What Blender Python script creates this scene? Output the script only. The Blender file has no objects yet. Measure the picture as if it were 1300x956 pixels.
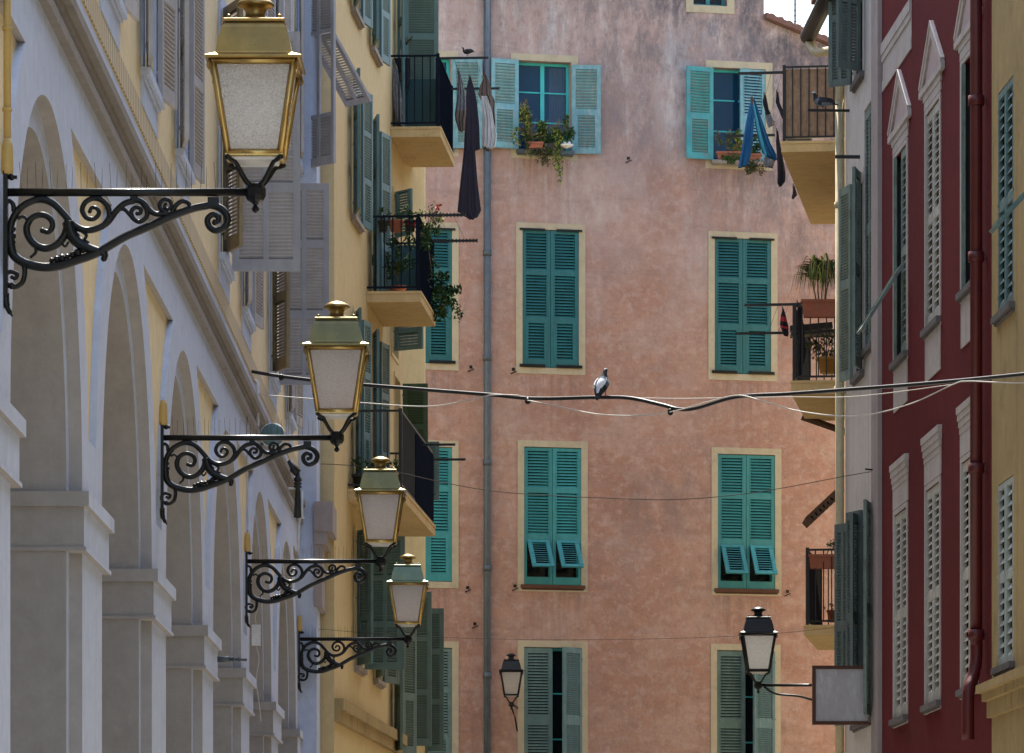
import bpy, math, random
from mathutils import Vector, Matrix
random.seed(7)
R = math.radians
S = bpy.context.scene
col = S.collection
F = 6042.0; PX = 667.0; PY = 1247.0; EYE = 1.6

def W(px, py, Y):                       # reads a measured picture point as a world point at a known distance
    return Vector(((px-PX)*Y/F, Y, EYE+(PY-py)*Y/F))

# ------------------------------------------------------------------ materials
def new_mat(name):
    m = bpy.data.materials.new(name); m.use_nodes = True
    nt = m.node_tree; nt.nodes.clear()
    out = nt.nodes.new('ShaderNodeOutputMaterial')
    b = nt.nodes.new('ShaderNodeBsdfPrincipled')
    nt.links.new(b.outputs[0], out.inputs[0])
    return m, nt, b, out
def N(nt, t, **kw):
    n = nt.nodes.new(t)
    for k, v in kw.items():
        if k in n.inputs: n.inputs[k].default_value = v
        else: setattr(n, k, v)
    return n
def coords(nt, scale=(1, 1, 1)):
    tc = N(nt, 'ShaderNodeTexCoord'); mp = N(nt, 'ShaderNodeMapping'); mp.inputs['Scale'].default_value = scale
    nt.links.new(tc.outputs['Object'], mp.inputs[0]); return mp.outputs[0]
def noise(nt, scale, detail=4, rough=.55, stretch=(1, 1, 1)):
    n = N(nt, 'ShaderNodeTexNoise'); n.inputs['Scale'].default_value = scale
    n.inputs['Detail'].default_value = detail; n.inputs['Roughness'].default_value = rough
    nt.links.new(coords(nt, stretch), n.inputs['Vector']); return n.outputs['Fac']
def ramp(nt, fac, stops):
    r = N(nt, 'ShaderNodeValToRGB'); e = r.color_ramp.elements
    while len(e) < len(stops): e.new(.5)
    for el, (p, c) in zip(e, stops):
        el.position = p; el.color = c if len(c) == 4 else (*c, 1)
    nt.links.new(fac, r.inputs[0]); return r.outputs[0]
def mixc(nt, fac, a, b, mode='MIX'):
    m = N(nt, 'ShaderNodeMix'); m.data_type = 'RGBA'; m.blend_type = mode
    for inp, v in ((m.inputs[0], fac), (m.inputs[6], a), (m.inputs[7], b)):
        if hasattr(v, 'is_output'): nt.links.new(v, inp)
        elif isinstance(v, tuple): inp.default_value = (*v[:3], 1)
        else: inp.default_value = v
    return m.outputs[2]
def mathn(nt, op, a, b=0., clamp=False):
    m = N(nt, 'ShaderNodeMath'); m.operation = op; m.use_clamp = clamp
    for inp, v in ((m.inputs[0], a), (m.inputs[1], b)):
        if hasattr(v, 'is_output'): nt.links.new(v, inp)
        else: inp.default_value = v
    return m.outputs[0]
def bump(nt, b, h, dist=.01, strength=.5):
    n = N(nt, 'ShaderNodeBump'); n.inputs['Distance'].default_value = dist; n.inputs['Strength'].default_value = strength
    nt.links.new(h, n.inputs['Height']); nt.links.new(n.outputs[0], b.inputs['Normal'])
def mul(c, k): return tuple(min(1, x*k) for x in c)

def plaster(name, c, var=.25, streak=.3, dirt=(.10, .09, .08), dirt_amt=.35, rough=.9, patch=1.3, crack=0., spec=.12):
    m, nt, b, _ = new_mat(name)
    big = noise(nt, .35*patch, 6, .6)
    base = ramp(nt, big, [(.3, mul(c, 1-var)), (.7, mul(c, 1+var*.6))])
    mott = noise(nt, 4.5*patch, 6, .7)
    base = mixc(nt, mathn(nt, 'MULTIPLY', ramp(nt, mott, [(.4, (0, 0, 0)), (.72, (1, 1, 1))]), .4), base, mul(c, 1.35))
    st = noise(nt, 1.0, 6, .7, (5, 5, .22))
    base = mixc(nt, mathn(nt, 'MULTIPLY', ramp(nt, st, [(.52, (0, 0, 0)), (.8, (1, 1, 1))]), streak), base, dirt)
    dn = noise(nt, 1.7, 8, .72)
    base = mixc(nt, mathn(nt, 'MULTIPLY', ramp(nt, dn, [(.55, (0, 0, 0)), (.78, (1, 1, 1))]), dirt_amt), base, dirt)
    if crack:
        v = N(nt, 'ShaderNodeTexVoronoi'); v.feature = 'DISTANCE_TO_EDGE'; v.inputs['Scale'].default_value = .55
        wob = N(nt, 'ShaderNodeTexNoise'); wob.inputs['Scale'].default_value = 1.4; wob.inputs['Detail'].default_value = 6
        cc = coords(nt); nt.links.new(cc, wob.inputs['Vector'])
        add = N(nt, 'ShaderNodeMixRGB'); add.blend_type = 'LINEAR_LIGHT'; add.inputs[0].default_value = .8
        nt.links.new(cc, add.inputs[1]); nt.links.new(wob.outputs['Color'], add.inputs[2])
        nt.links.new(add.outputs[0], v.inputs['Vector'])
        base = mixc(nt, mathn(nt, 'MULTIPLY', ramp(nt, v.outputs['Distance'], [(0, (1, 1, 1)), (.006, (0, 0, 0))]), crack), base, dirt)
    nt.links.new(base, b.inputs['Base Color'])
    b.inputs['Roughness'].default_value = rough
    b.inputs['Specular IOR Level'].default_value = spec
    bump(nt, b, noise(nt, 14, 8, .7), .012, .5)
    return m

def pink_plaster():
    m, nt, b, _ = new_mat('pink weathered plaster')
    tc = N(nt, 'ShaderNodeTexCoord'); sp = N(nt, 'ShaderNodeSeparateXYZ'); nt.links.new(tc.outputs['Object'], sp.inputs[0])
    X, Z = sp.outputs[0], sp.outputs[2]
    def lay(a, fac, amt, c): return mixc(nt, mathn(nt, 'MULTIPLY', fac, amt, True), a, c)
    def mask(scale, lo, hi, stretch=(1, 1, 1), det=8, ro=.72): return ramp(nt, noise(nt, scale, det, ro, stretch), [(lo, (0, 0, 0)), (hi, (1, 1, 1))])
    a = ramp(nt, noise(nt, .45, 7, .62), [(.3, (.38, .195, .135)), (.5, (.45, .25, .18)), (.7, (.50, .31, .235))])
    a = lay(a, mask(2.3, .46, .60, (1, 1, 1.5)), .45, (.33, .185, .135))
    a = lay(a, mask(.8, .50, .60, (1, 1, 1.4)), .5, (.52, .36, .29))
    a = lay(a, mask(.62, .53, .62, (1.2, 1.2, 1), 10, .66), .5, (.35, .24, .20))
    a = lay(a, mask(5.2, .50, .62, (1, 1, 1.2)), .5, (.58, .42, .35))
    a = lay(a, mask(4.1, .52, .62, (1.3, 1.3, 1), 10, .8), .42, (.27, .16, .13))
    a = lay(a, mask(13, .52, .64), .22, (.60, .45, .38))
    a = lay(a, mask(8, .54, .66, (1.6, 1.6, 1)), .3, (.30, .17, .13))
    a = lay(a, mask(1.3, .52, .70, (1, 1, 1.8)), .45, (.40, .31, .275))
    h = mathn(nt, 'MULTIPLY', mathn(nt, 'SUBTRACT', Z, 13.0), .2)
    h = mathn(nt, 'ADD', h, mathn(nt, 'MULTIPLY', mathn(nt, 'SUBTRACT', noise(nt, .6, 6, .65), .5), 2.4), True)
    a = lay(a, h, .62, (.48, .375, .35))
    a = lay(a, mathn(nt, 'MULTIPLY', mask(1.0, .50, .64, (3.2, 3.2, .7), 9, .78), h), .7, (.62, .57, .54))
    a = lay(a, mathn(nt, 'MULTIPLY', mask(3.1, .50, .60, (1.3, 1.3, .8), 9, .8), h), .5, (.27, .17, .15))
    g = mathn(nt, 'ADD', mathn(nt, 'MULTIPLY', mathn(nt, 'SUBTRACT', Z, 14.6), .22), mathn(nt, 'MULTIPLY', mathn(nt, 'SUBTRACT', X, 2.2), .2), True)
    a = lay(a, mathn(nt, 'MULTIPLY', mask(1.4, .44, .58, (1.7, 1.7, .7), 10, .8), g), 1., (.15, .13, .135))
    def spot(cx, cz, rx, rz):
        q = mathn(nt, 'ADD', mathn(nt, 'POWER', mathn(nt, 'ABSOLUTE', mathn(nt, 'DIVIDE', mathn(nt, 'SUBTRACT', X, cx), rx)), 2.), mathn(nt, 'POWER', mathn(nt, 'ABSOLUTE', mathn(nt, 'DIVIDE', mathn(nt, 'SUBTRACT', Z, cz), rz)), 2.))
        return mathn(nt, 'SUBTRACT', 1., q, True)
    for (px_, py_, rx, rz, am, cc_) in ((800, 170, .75, 1.3, .8, (.24, .19, .19)), (1000, 70, .9, .35, 1., (.10, .09, .10)), (905, 60, 1.1, .7, .8, (.26, .23, .24)), (860, 130, .5, 1.6, .7, (.58, .53, .51)), (840, 640, 1.3, .7, .75, (.24, .17, .15)), (880, 330, .6, 1.4, .5, (.55, .45, .40)), (640, 560, .6, .9, .55, (.58, .46, .38)), (760, 250, .9, 1.1, .6, (.56, .45, .40)), (590, 60, .8, .8, .5, (.60, .50, .45)), (780, 330, .8, .5, .6, (.30, .20, .17))):
        u_, z_ = pk(px_, py_)
        a = lay(a, mathn(nt, 'MULTIPLY', spot(u_, z_, rx, rz), mask(1.9, .40, .60, (1.5, 1.5, .8), 10, .78)), am, cc_)
    a = lay(a, mask(1.0, .57, .72, (6, 6, .3)), .22, (.24, .16, .14))
    a = lay(a, mask(1.0, .55, .68, (.45, .45, 2.4), 9, .78), .5, (.25, .175, .15))
    a = lay(a, mask(15, .64, .69), .6, (.66, .58, .52))
    drip = mask(1.0, .44, .62, (9, 9, .5), 6, .7)
    for (x0, x1, zb) in PINK_SILLS:
        fx = N(nt, 'ShaderNodeMapRange'); fx.interpolation_type = 'SMOOTHSTEP'; nt.links.new(X, fx.inputs[0]); fx.inputs[1].default_value = x0-.3; fx.inputs[2].default_value = x0+.15
        fx2 = N(nt, 'ShaderNodeMapRange'); fx2.interpolation_type = 'SMOOTHSTEP'; nt.links.new(X, fx2.inputs[0]); fx2.inputs[1].default_value = x1+.3; fx2.inputs[2].default_value = x1-.15
        fz = N(nt, 'ShaderNodeMapRange'); nt.links.new(Z, fz.inputs[0]); fz.inputs[1].default_value = zb-1.25; fz.inputs[2].default_value = zb-.05
        lt = mathn(nt, 'LESS_THAN', Z, zb)
        f = mathn(nt, 'MULTIPLY', mathn(nt, 'MULTIPLY', fx.outputs[0], fx2.outputs[0]), mathn(nt, 'MULTIPLY', fz.outputs[0], lt))
        a = lay(a, mathn(nt, 'MULTIPLY', f, drip), .55, (.21, .15, .13))
    a = mixc(nt, 1., a, (.875, .90, .975), 'MULTIPLY')
    nt.links.new(a, b.inputs['Base Color']); b.inputs['Roughness'].default_value = .92
    b.inputs['Specular IOR Level'].default_value = .1
    bump(nt, b, noise(nt, 9, 9, .75), .03, .8)
    return m

def paint(name, c, rough=.55, metal=0., wear=None, wear_amt=.0, var=.15, scale=6, bmp=.3, spec=.4):
    m, nt, b, _ = new_mat(name)
    a = ramp(nt, noise(nt, scale, 5, .65), [(.3, mul(c, 1-var)), (.7, mul(c, 1+var))])
    if 'shutter' in name:
        oi = N(nt, 'ShaderNodeObjectInfo'); k = mathn(nt, 'ADD', mathn(nt, 'MULTIPLY', oi.outputs['Random'], .34), .83)
        cb = N(nt, 'ShaderNodeCombineXYZ'); [nt.links.new(k, cb.inputs[i]) for i in range(3)]
        a = mixc(nt, 1., a, cb.outputs[0], 'MULTIPLY')
        st = ramp(nt, noise(nt, 1.0, 5, .7, (14, 14, 1.2)), [(.5, (0, 0, 0)), (.75, (1, 1, 1))])
        a = mixc(nt, mathn(nt, 'MULTIPLY', st, .35), a, mul(c, .55))
    if wear:
        w = ramp(nt, noise(nt, scale*3, 7, .75, (1, 1, .35)), [(.5, (0, 0, 0)), (.62, (1, 1, 1))])
        a = mixc(nt, mathn(nt, 'MULTIPLY', w, wear_amt), a, wear)
    nt.links.new(a, b.inputs['Base Color'])
    b.inputs['Roughness'].default_value = rough; b.inputs['Metallic'].default_value = metal
    b.inputs['Specular IOR Level'].default_value = spec
    if bmp: bump(nt, b, noise(nt, scale*8, 4, .6), .004, bmp)
    return m

TH = math.atan(.235); CT = math.cos(TH)
def pk(px, py):
    k = (px-PX)/F; Y = 82/(1-.235*k); return k*Y/CT, EYE+(PY-py)*Y/F
PINK_SILLS = [(pk(a, 500)[0], pk(c, 500)[0], pk(a, d)[1]-.12) for a, c, d in ((504, 574, 461), (663, 735, 467), (907, 979, 475), (504, 574, 738), (665, 738, 743), (911, 984, 748), (657, 725, 192), (904, 972, 205))]
M = {}
M['pink'] = pink_plaster()
M['pink_roof'] = paint('terracotta roof tile', (.17, .085, .07), .9, wear=(.16, .13, .11), wear_amt=.6)
M['cream'] = plaster('cream painted surround', (.42, .365, .27), .12, .25, dirt_amt=.4)
M['yellow'] = plaster('ochre yellow render', (.61, .47, .25), .09, .32, dirt=(.36, .29, .19), dirt_amt=.3)
M['yellow_pale'] = plaster('pale yellow render', (.66, .54, .30), .06, .12, dirt=(.42, .34, .2), dirt_amt=.12)
M['yellow_arc'] = plaster('cream yellow render of the arcade', (.74, .62, .40), .06, .2, dirt=(.42, .34, .2), dirt_amt=.1)
M['yellow_old'] = plaster('stained ochre render', (.38, .28, .135), .25, .7, dirt=(.13, .10, .07), dirt_amt=.7)
M['slab'] = plaster('balcony slab ochre render', (.58, .42, .21), .1, .3, dirt=(.27, .19, .10), dirt_amt=.4, crack=.5)
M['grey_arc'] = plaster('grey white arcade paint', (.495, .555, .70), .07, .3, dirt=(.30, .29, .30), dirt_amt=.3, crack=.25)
M['taupe'] = plaster('taupe soffit and side paint with shade', (.375, .35, .335), .08, .22, dirt=(.22, .19, .17), dirt_amt=.3)  # soffit paint that also holds the shade of faces turned from the street
M['ledge'] = plaster('grimy ledge paint with underside shade', (.27, .245, .225), .12, .3, dirt=(.10, .085, .07), dirt_amt=.5)  # darkened so the colour carries the shade under the ledges
M['white_wall'] = plaster('dirty white plaster', (.56, .52, .49), .1, .55, dirt=(.22, .19, .17), dirt_amt=.4)
M['quoin'] = plaster('pinkish grey stone strip', (.34, .29, .28), .12, .3)
M['red'] = plaster('oxblood red render', (.118, .0195, .022), .2, .4, dirt=(.05, .022, .022), dirt_amt=.45, spec=.05)
M['trim'] = plaster('off white painted moulding', (.43, .39, .37), .14, .6, dirt=(.18, .12, .12), dirt_amt=.6)
M['trim_pink'] = plaster('pale rose painted panel', (.42, .33, .33), .12, .3, dirt=(.25, .16, .16), dirt_amt=.4)
M['stone'] = plaster('weathered sill stone', (.30, .26, .23), .2, .4)
M['sill_dark'] = plaster('dark weathered slate sill', (.14, .13, .13), .2, .4)
M['teal'] = paint('deep teal shutter paint', (.014, .120, .140), .5, wear=(.018, .095, .10), wear_amt=.5, scale=3)
M['teal2'] = paint('bright teal shutter paint', (.035, .235, .262), .5, wear=(.03, .15, .155), wear_amt=.4, scale=3)
M['turq'] = paint('faded turquoise shutter paint', (.15, .33, .385), .75, wear=(.34, .37, .38), wear_amt=.55, scale=4, var=.25)
M['turq2'] = paint('peeling turquoise shutter paint', (.06, .30, .33), .75, wear=(.20, .19, .20), wear_amt=.7, scale=4, var=.25)
M['turqf'] = paint('turquoise casement paint', (.03, .42, .44), .5, wear=(.1, .4, .42), wear_amt=.5)
M['gteal'] = paint('grey teal shutter paint', (.10, .175, .175), .6, wear=(.2, .25, .25), wear_amt=.4, scale=4)
M['gwh'] = paint('grey green shutter paint weathered', (.115, .155, .145), .65, wear=(.2, .22, .2), wear_amt=.4, scale=4)
M['bluegreen'] = paint('blue green shutter paint', (.09, .165, .17), .55, wear=(.13, .22, .22), wear_amt=.4, scale=4)
M['dgreen'] = paint('dusty green shutter paint', (.10, .155, .135), .6, wear=(.12, .19, .15), wear_amt=.4, scale=4)
M['bottle'] = paint('bottle green shutter paint', (.05, .085, .04), .6)
M['greygreen'] = paint('grey green old shutter paint', (.17, .22, .19), .75, wear=(.08, .08, .07), wear_amt=.6, scale=4)
M['wsh'] = paint('dirty white shutter paint', (.42, .41, .37), .7, wear=(.24, .21, .18), wear_amt=.6, scale=4)
M['wshg'] = paint('greenish white shutter paint', (.37, .41, .38), .7, wear=(.22, .22, .19), wear_amt=.5, scale=4)
M['gsh'] = paint('light grey shutter paint', (.44, .425, .44), .6, wear=(.36, .34, .35), wear_amt=.3, scale=3)
M['gsh2'] = paint('mid grey shutter paint', (.28, .27, .31), .6, scale=3)
M['brownsh'] = paint('khaki brown shutter paint', (.22, .17, .10), .7, wear=(.12, .1, .08), wear_amt=.5)
M['iron'] = paint('black cast iron', (.006, .0075, .009), .34, 0., var=.3, spec=.3)
M['rail'] = paint('black railing paint', (.009, .0095, .011), .5, wear=(.08, .05, .03), wear_amt=.25)
M['railblue'] = paint('navy railing paint', (.012, .016, .026), .9, spec=0.)
M['zinc'] = paint('blue grey zinc pipe', (.09, .11, .125), .5, .3, wear=(.06, .06, .07), wear_amt=.5)
M['creampipe'] = paint('cream downpipe paint', (.50, .42, .25), .6, wear=(.3, .26, .2), wear_amt=.3)
M['redpipe'] = paint('dark red downpipe paint', (.10, .015, .015), .4)
M['conduit'] = paint('yellow conduit paint', (.52, .36, .12), .45)
M['terra'] = paint('terracotta', (.30, .10, .06), .85, wear=(.2, .12, .09), wear_amt=.5)
M['ochrepot'] = paint('ochre glazed pot', (.42, .22, .05), .5)
M['blackplastic'] = paint('dark plastic', (.02, .025, .025), .45)
M['soil'] = paint('potting soil', (.05, .035, .025), 1.)
M['reed'] = paint('brown reed matting', (.30, .20, .13), .9, wear=(.20, .12, .09), wear_amt=.8, scale=8, var=.25)
M['wood'] = paint('dark weathered wood', (.10, .055, .035), .8)
M['rust'] = paint('rusty brown metal', (.085, .035, .02), .75)
M['cable'] = paint('black rubber cable', (.015, .015, .016), .35, spec=.5)
M['wire'] = paint('pale wire', (.55, .52, .47), .5)
M['dwire'] = paint('dark thin wire', (.07, .06, .055), .9, spec=.02)
M['white'] = paint('white plastic', (.65, .65, .65), .5)
M['blue_cloth'] = paint('blue cotton', (.012, .11, .27), .8, scale=2)
M['cyan_cloth'] = paint('light blue cotton', (.05, .35, .50), .8)
M['black_cloth'] = paint('black cotton', (.017, .015, .022), .9)
M['char_cloth'] = paint('charcoal violet cotton', (.03, .025, .04), .9)
M['brown_cloth'] = paint('taupe brown cotton', (.17, .125, .10), .9)
M['grey_cloth'] = paint('grey patterned cotton', (.16, .16, .17), .9, wear=(.45, .45, .45), wear_amt=.6, scale=12)
M['white_cloth'] = paint('white cotton', (.66, .64, .63), .9)
M['red_cloth'] = paint('red cotton', (.5, .03, .05), .9)
M['curtain'] = paint('white lace curtain', (.55, .55, .6), .9)
M['leaf'] = paint('green leaf', (.05, .10, .03), .9, spec=.05, var=.4)
M['leafd'] = paint('dark green leaf', (.025, .055, .022), .9, spec=.05, var=.4)
M['leafy'] = paint('yellow green leaf', (.24, .27, .07), .9, spec=.05, var=.4)
M['dry'] = paint('dry brown stems', (.15, .11, .06), .9, var=.4)
M['flower'] = paint('crimson petals', (.55, .01, .04), .6)
M['pwhite'] = paint('white feathers', (.72, .73, .78), .8)
M['pgrey'] = paint('slate grey feathers', (.14, .17, .21), .8, var=.3, scale=20)
M['pdark'] = paint('dark feathers', (.02, .022, .03), .6)
M['pfoot'] = paint('red pigeon foot', (.35, .05, .05), .7)
M['dark_room'] = paint('dark room interior', (.02, .02, .022), .9, bmp=0)
M['ground'] = plaster('pale stone paving', (.20, .19, .17), .15, .1)
M['sheet'] = paint('dark teal corrugated sheet', (.02, .07, .075), .6)
M['hatch'] = None

def brass(name, c, patina, amt):
    m, nt, b, _ = new_mat(name)
    a = ramp(nt, noise(nt, 5, 6, .7), [(.3, mul(c, .8)), (.7, c)])
    w = ramp(nt, noise(nt, 3.2, 7, .7, (1, 1, .6)), [(.38, (0, 0, 0)), (.62, (1, 1, 1))])
    a = mixc(nt, mathn(nt, 'MULTIPLY', w, amt), a, patina)
    nt.links.new(a, b.inputs['Base Color'])
    b.inputs['Metallic'].default_value = .85
    nt.links.new(ramp(nt, noise(nt, 9, 5, .6), [(.3, (.24,)*3), (.7, (.42,)*3)]), b.inputs['Roughness'])
    bump(nt, b, noise(nt, 14, 4, .6), .003, .4)
    return m
M['brass'] = brass('polished brass', (.40, .26, .08), (.20, .15, .07), .7)
M['brass2'] = brass('dull olive brass', (.26, .215, .09), (.14, .14, .08), .8)
M['brass3'] = brass('green patinated brass', (.20, .23, .14), (.14, .19, .14), .8)
M['brass_f'] = brass('bright brass edging', (.66, .45, .16), (.4, .28, .10), .5)

def lamp_glass(name, c, tr, scale, strength, clear=.0):
    m, nt, b, out = new_mat(name); nt.nodes.remove(b)
    v = N(nt, 'ShaderNodeTexVoronoi'); v.inputs['Scale'].default_value = scale
    nt.links.new(coords(nt), v.inputs['Vector'])
    bp = N(nt, 'ShaderNodeBump'); bp.inputs['Distance'].default_value = .006; bp.inputs['Strength'].default_value = strength
    nt.links.new(v.outputs['Distance'], bp.inputs['Height'])
    d = N(nt, 'ShaderNodeBsdfDiffuse'); d.inputs[0].default_value = (*c, 1)
    t = N(nt, 'ShaderNodeBsdfTranslucent'); t.inputs[0].default_value = (*c, 1)
    g = N(nt, 'ShaderNodeBsdfAnisotropic'); g.inputs['Color'].default_value = (.85, .87, .9, 1); g.inputs['Roughness'].default_value = .12
    for s in (d, t, g): nt.links.new(bp.outputs[0], s.inputs['Normal'])
    m1 = N(nt, 'ShaderNodeMixShader'); m1.inputs[0].default_value = tr
    nt.links.new(d.outputs[0], m1.inputs[1]); nt.links.new(t.outputs[0], m1.inputs[2])
    m2 = N(nt, 'ShaderNodeMixShader'); m2.inputs[0].default_value = .12
    nt.links.new(m1.outputs[0], m2.inputs[1]); nt.links.new(g.outputs[0], m2.inputs[2])
    tr_ = N(nt, 'ShaderNodeBsdfTransparent'); m3 = N(nt, 'ShaderNodeMixShader')
    sp = N(nt, 'ShaderNodeSeparateColor'); nt.links.new(v.outputs['Color'], sp.inputs[0])
    nt.links.new(mathn(nt, 'MULTIPLY', ramp(nt, sp.outputs[0], [(.55, (0, 0, 0)), (.9, (1, 1, 1))]), clear), m3.inputs[0])
    cc = mixc(nt, ramp(nt, sp.outputs[1], [(.2, (0, 0, 0)), (.9, (1, 1, 1))]), mul(c, .86), c); nt.links.new(cc, t.inputs[0]); nt.links.new(cc, d.inputs[0])  # cell brightness varied in the colour to stand in for sun sparkle
    nt.links.new(m2.outputs[0], m3.inputs[1]); nt.links.new(tr_.outputs[0], m3.inputs[2])
    nt.links.new(m3.outputs[0], out.inputs[0]); return m
M['lampglass'] = lamp_glass('pebbled acrylic glass', (1., 1., 1.), .85, 120, 1., .12)
M['lampglass2'] = lamp_glass('frosted acrylic glass', (.92, .88, .86), .8, 150, .6, .05)
M['lampglass3'] = lamp_glass('milk white glass', (1., 1., 1.), .6, 100, .05)

def glass(name, tint, rough=.05):
    m, nt, b, out = new_mat(name)
    b.inputs['Base Color'].default_value = (*tint, 1); b.inputs['Roughness'].default_value = rough
    b.inputs['Specular IOR Level'].default_value = .25
    g = N(nt, 'ShaderNodeBsdfTransparent'); ms = N(nt, 'ShaderNodeMixShader'); ms.inputs[0].default_value = .5
    nt.links.new(g.outputs[0], ms.inputs[1]); nt.links.new(b.outputs[0], ms.inputs[2]); nt.links.new(ms.outputs[0], out.inputs[0])
    bump(nt, b, noise(nt, 2.5, 2, .5), .01, .3)
    return m
M['pane'] = glass('window glass', (.008, .055, .13))
M['panedark'] = glass('dark window glass', (.012, .016, .02))
M['signglass'] = paint('greyish acrylic with painted reflection', (.36, .33, .34), .25, wear=(.48, .46, .5), wear_amt=.7, scale=2.2, bmp=.1, spec=.8)  # the second colour paints pale reflection patches on the panel
def hatch_mat():
    m, nt, b, _ = new_mat('yellow frieze with painted rib shadows')
    w = N(nt, 'ShaderNodeTexWave'); w.inputs['Scale'].default_value = 2.1; w.bands_direction = 'X'
    nt.links.new(coords(nt), w.inputs['Vector'])
    nt.links.new(ramp(nt, w.outputs['Fac'], [(.35, (.66, .54, .33)), (.6, (.36, .30, .22))]), b.inputs['Base Color'])  # darker stripes put the shadow lines of the ribs into the colour
    b.inputs['Roughness'].default_value = .9; return m
M['hatch'] = hatch_mat()

# ------------------------------------------------------------------ mesh builder
class MB:
    def __init__(s): s.v = []; s.f = []; s.mi = []; s.sm = []
    def face(s, pts, mi=0, smooth=False):
        i = len(s.v); s.v += [tuple(p) for p in pts]; s.f.append(tuple(range(i, i+len(pts)))); s.mi.append(mi); s.sm.append(smooth)
    def box(s, x0, x1, y0, y1, z0, z1, mi=0, mat=None):
        c = [Vector(p) for p in ((x0,y0,z0),(x1,y0,z0),(x1,y1,z0),(x0,y1,z0),(x0,y0,z1),(x1,y0,z1),(x1,y1,z1),(x0,y1,z1))]
        s.hexa(c, mi, mat)
    def hexa(s, c, mi=0, mat=None):
        if mat: c = [mat @ Vector(p) for p in c]
        i = len(s.v); s.v += [tuple(p) for p in c]
        for f in ((0,3,2,1),(4,5,6,7),(0,1,5,4),(1,2,6,5),(2,3,7,6),(3,0,4,7)):
            s.f.append(tuple(i+k for k in f)); s.mi.append(mi); s.sm.append(False)
    def box2(s, x0, x1, y0, y1, z0, z1, front=0, side=1):
        s.box(x0, x1, y0, y1, z0, z1); s.mi[-6:] = [side, side, front, side, side, side]
    def tube(s, pts, r, n=8, mi=0, cap=True, flat=1.):
        pts = [Vector(p) for p in pts]; m = len(pts)
        if not isinstance(r, (list, tuple)): r = [r]*m
        t = (pts[1]-pts[0]).normalized()
        ref = Vector((0, 1, 0)) if abs(t.y) < .9 else Vector((0, 0, 1))
        u = t.cross(ref).normalized(); i0 = len(s.v)
        for k in range(m):
            if k == 0: t = (pts[1]-pts[0])
            elif k == m-1: t = pts[-1]-pts[-2]
            else: t = (pts[k+1]-pts[k-1])
            t.normalize(); u = (u-t*u.dot(t)).normalized(); w = t.cross(u)
            for j in range(n):
                a = 2*math.pi*j/n; s.v.append(tuple(pts[k]+u*math.cos(a)*r[k]+w*math.sin(a)*r[k]*flat))
        for k in range(m-1):
            for j in range(n):
                a = i0+k*n+j; b = i0+k*n+(j+1) % n
                s.f.append((a, b, b+n, a+n)); s.mi.append(mi); s.sm.append(True)
        if cap:
            s.f.append(tuple(i0+j for j in reversed(range(n)))); s.mi.append(mi); s.sm.append(False)
            s.f.append(tuple(i0+(m-1)*n+j for j in range(n))); s.mi.append(mi); s.sm.append(False)
    def lathe(s, prof, n=16, c=(0, 0, 0), mi=0, sq=False, smooth=True, sy=1.):
        i0 = len(s.v); cx, cy, cz = c
        if sq: n = 4
        for (r, z) in prof:
            for j in range(n):
                a = 2*math.pi*j/n + (math.pi/4 if sq else 0); k = r*(math.sqrt(2) if sq else 1)
                s.v.append((cx+k*math.cos(a), cy+k*math.sin(a)*sy, cz+z))
        for k in range(len(prof)-1):
            for j in range(n):
                a = i0+k*n+j; b = i0+k*n+(j+1) % n
                s.f.append((a, b, b+n, a+n)); s.mi.append(mi); s.sm.append(smooth and not sq)
        s.f.append(tuple(i0+j for j in reversed(range(n)))); s.mi.append(mi); s.sm.append(False)
        s.f.append(tuple(i0+(len(prof)-1)*n+j for j in range(n))); s.mi.append(mi); s.sm.append(False)
    def ball(s, c, r, n=8, mi=0):
        rx, ry, rz = r if isinstance(r, (tuple, list)) else (r, r, r)
        prof = [(max(.001, math.sin(math.pi*k/6))*rx, -math.cos(math.pi*k/6)*rz) for k in range(7)]
        s.lathe(prof, n, c, mi, sy=ry/rx)
    def build(s, name, mats, parent=None, loc=None, rot=None):
        me = bpy.data.meshes.new(name); me.from_pydata(s.v, [], s.f)
        if not isinstance(mats, (list, tuple)): mats = [mats]
        for m in mats: me.materials.append(m)
        me.polygons.foreach_set('material_index', s.mi); me.polygons.foreach_set('use_smooth', s.sm)
        me.update()
        o = bpy.data.objects.new(name, me); col.objects.link(o)
        if parent: o.parent = parent
        if loc is not None: o.location = loc
        if rot is not None: o.rotation_euler = rot
        return o
def empty(name, loc=(0, 0, 0), rz=0.):
    o = bpy.data.objects.new(name, None); o.empty_display_size = .2; col.objects.link(o)
    o.location = loc; o.rotation_euler = (0, 0, rz); return o
def tag(o, label, cat, group=None, kind=None):
    if label: o['label'] = label
    if cat: o['category'] = cat
    if group: o['group'] = group
    if kind: o['kind'] = kind
    return o
def copy_tree(o, parent=None):
    c = o.copy(); col.objects.link(c)
    if parent: c.parent = parent
    for ch in list(o.children): copy_tree(ch, c)
    return c
def spline(pts, n=6):
    P = [Vector(p) for p in pts]; out = []
    for i in range(len(P)-1):
        p0 = P[max(i-1, 0)]; p1 = P[i]; p2 = P[i+1]; p3 = P[min(i+2, len(P)-1)]
        for k in range(n):
            t = k/n
            out.append(.5*((2*p1)+(p2-p0)*t+(2*p0-5*p1+4*p2-p3)*t*t+(3*p1-p0-3*p2+p3)*t**3))
    out.append(P[-1]); return out

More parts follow.
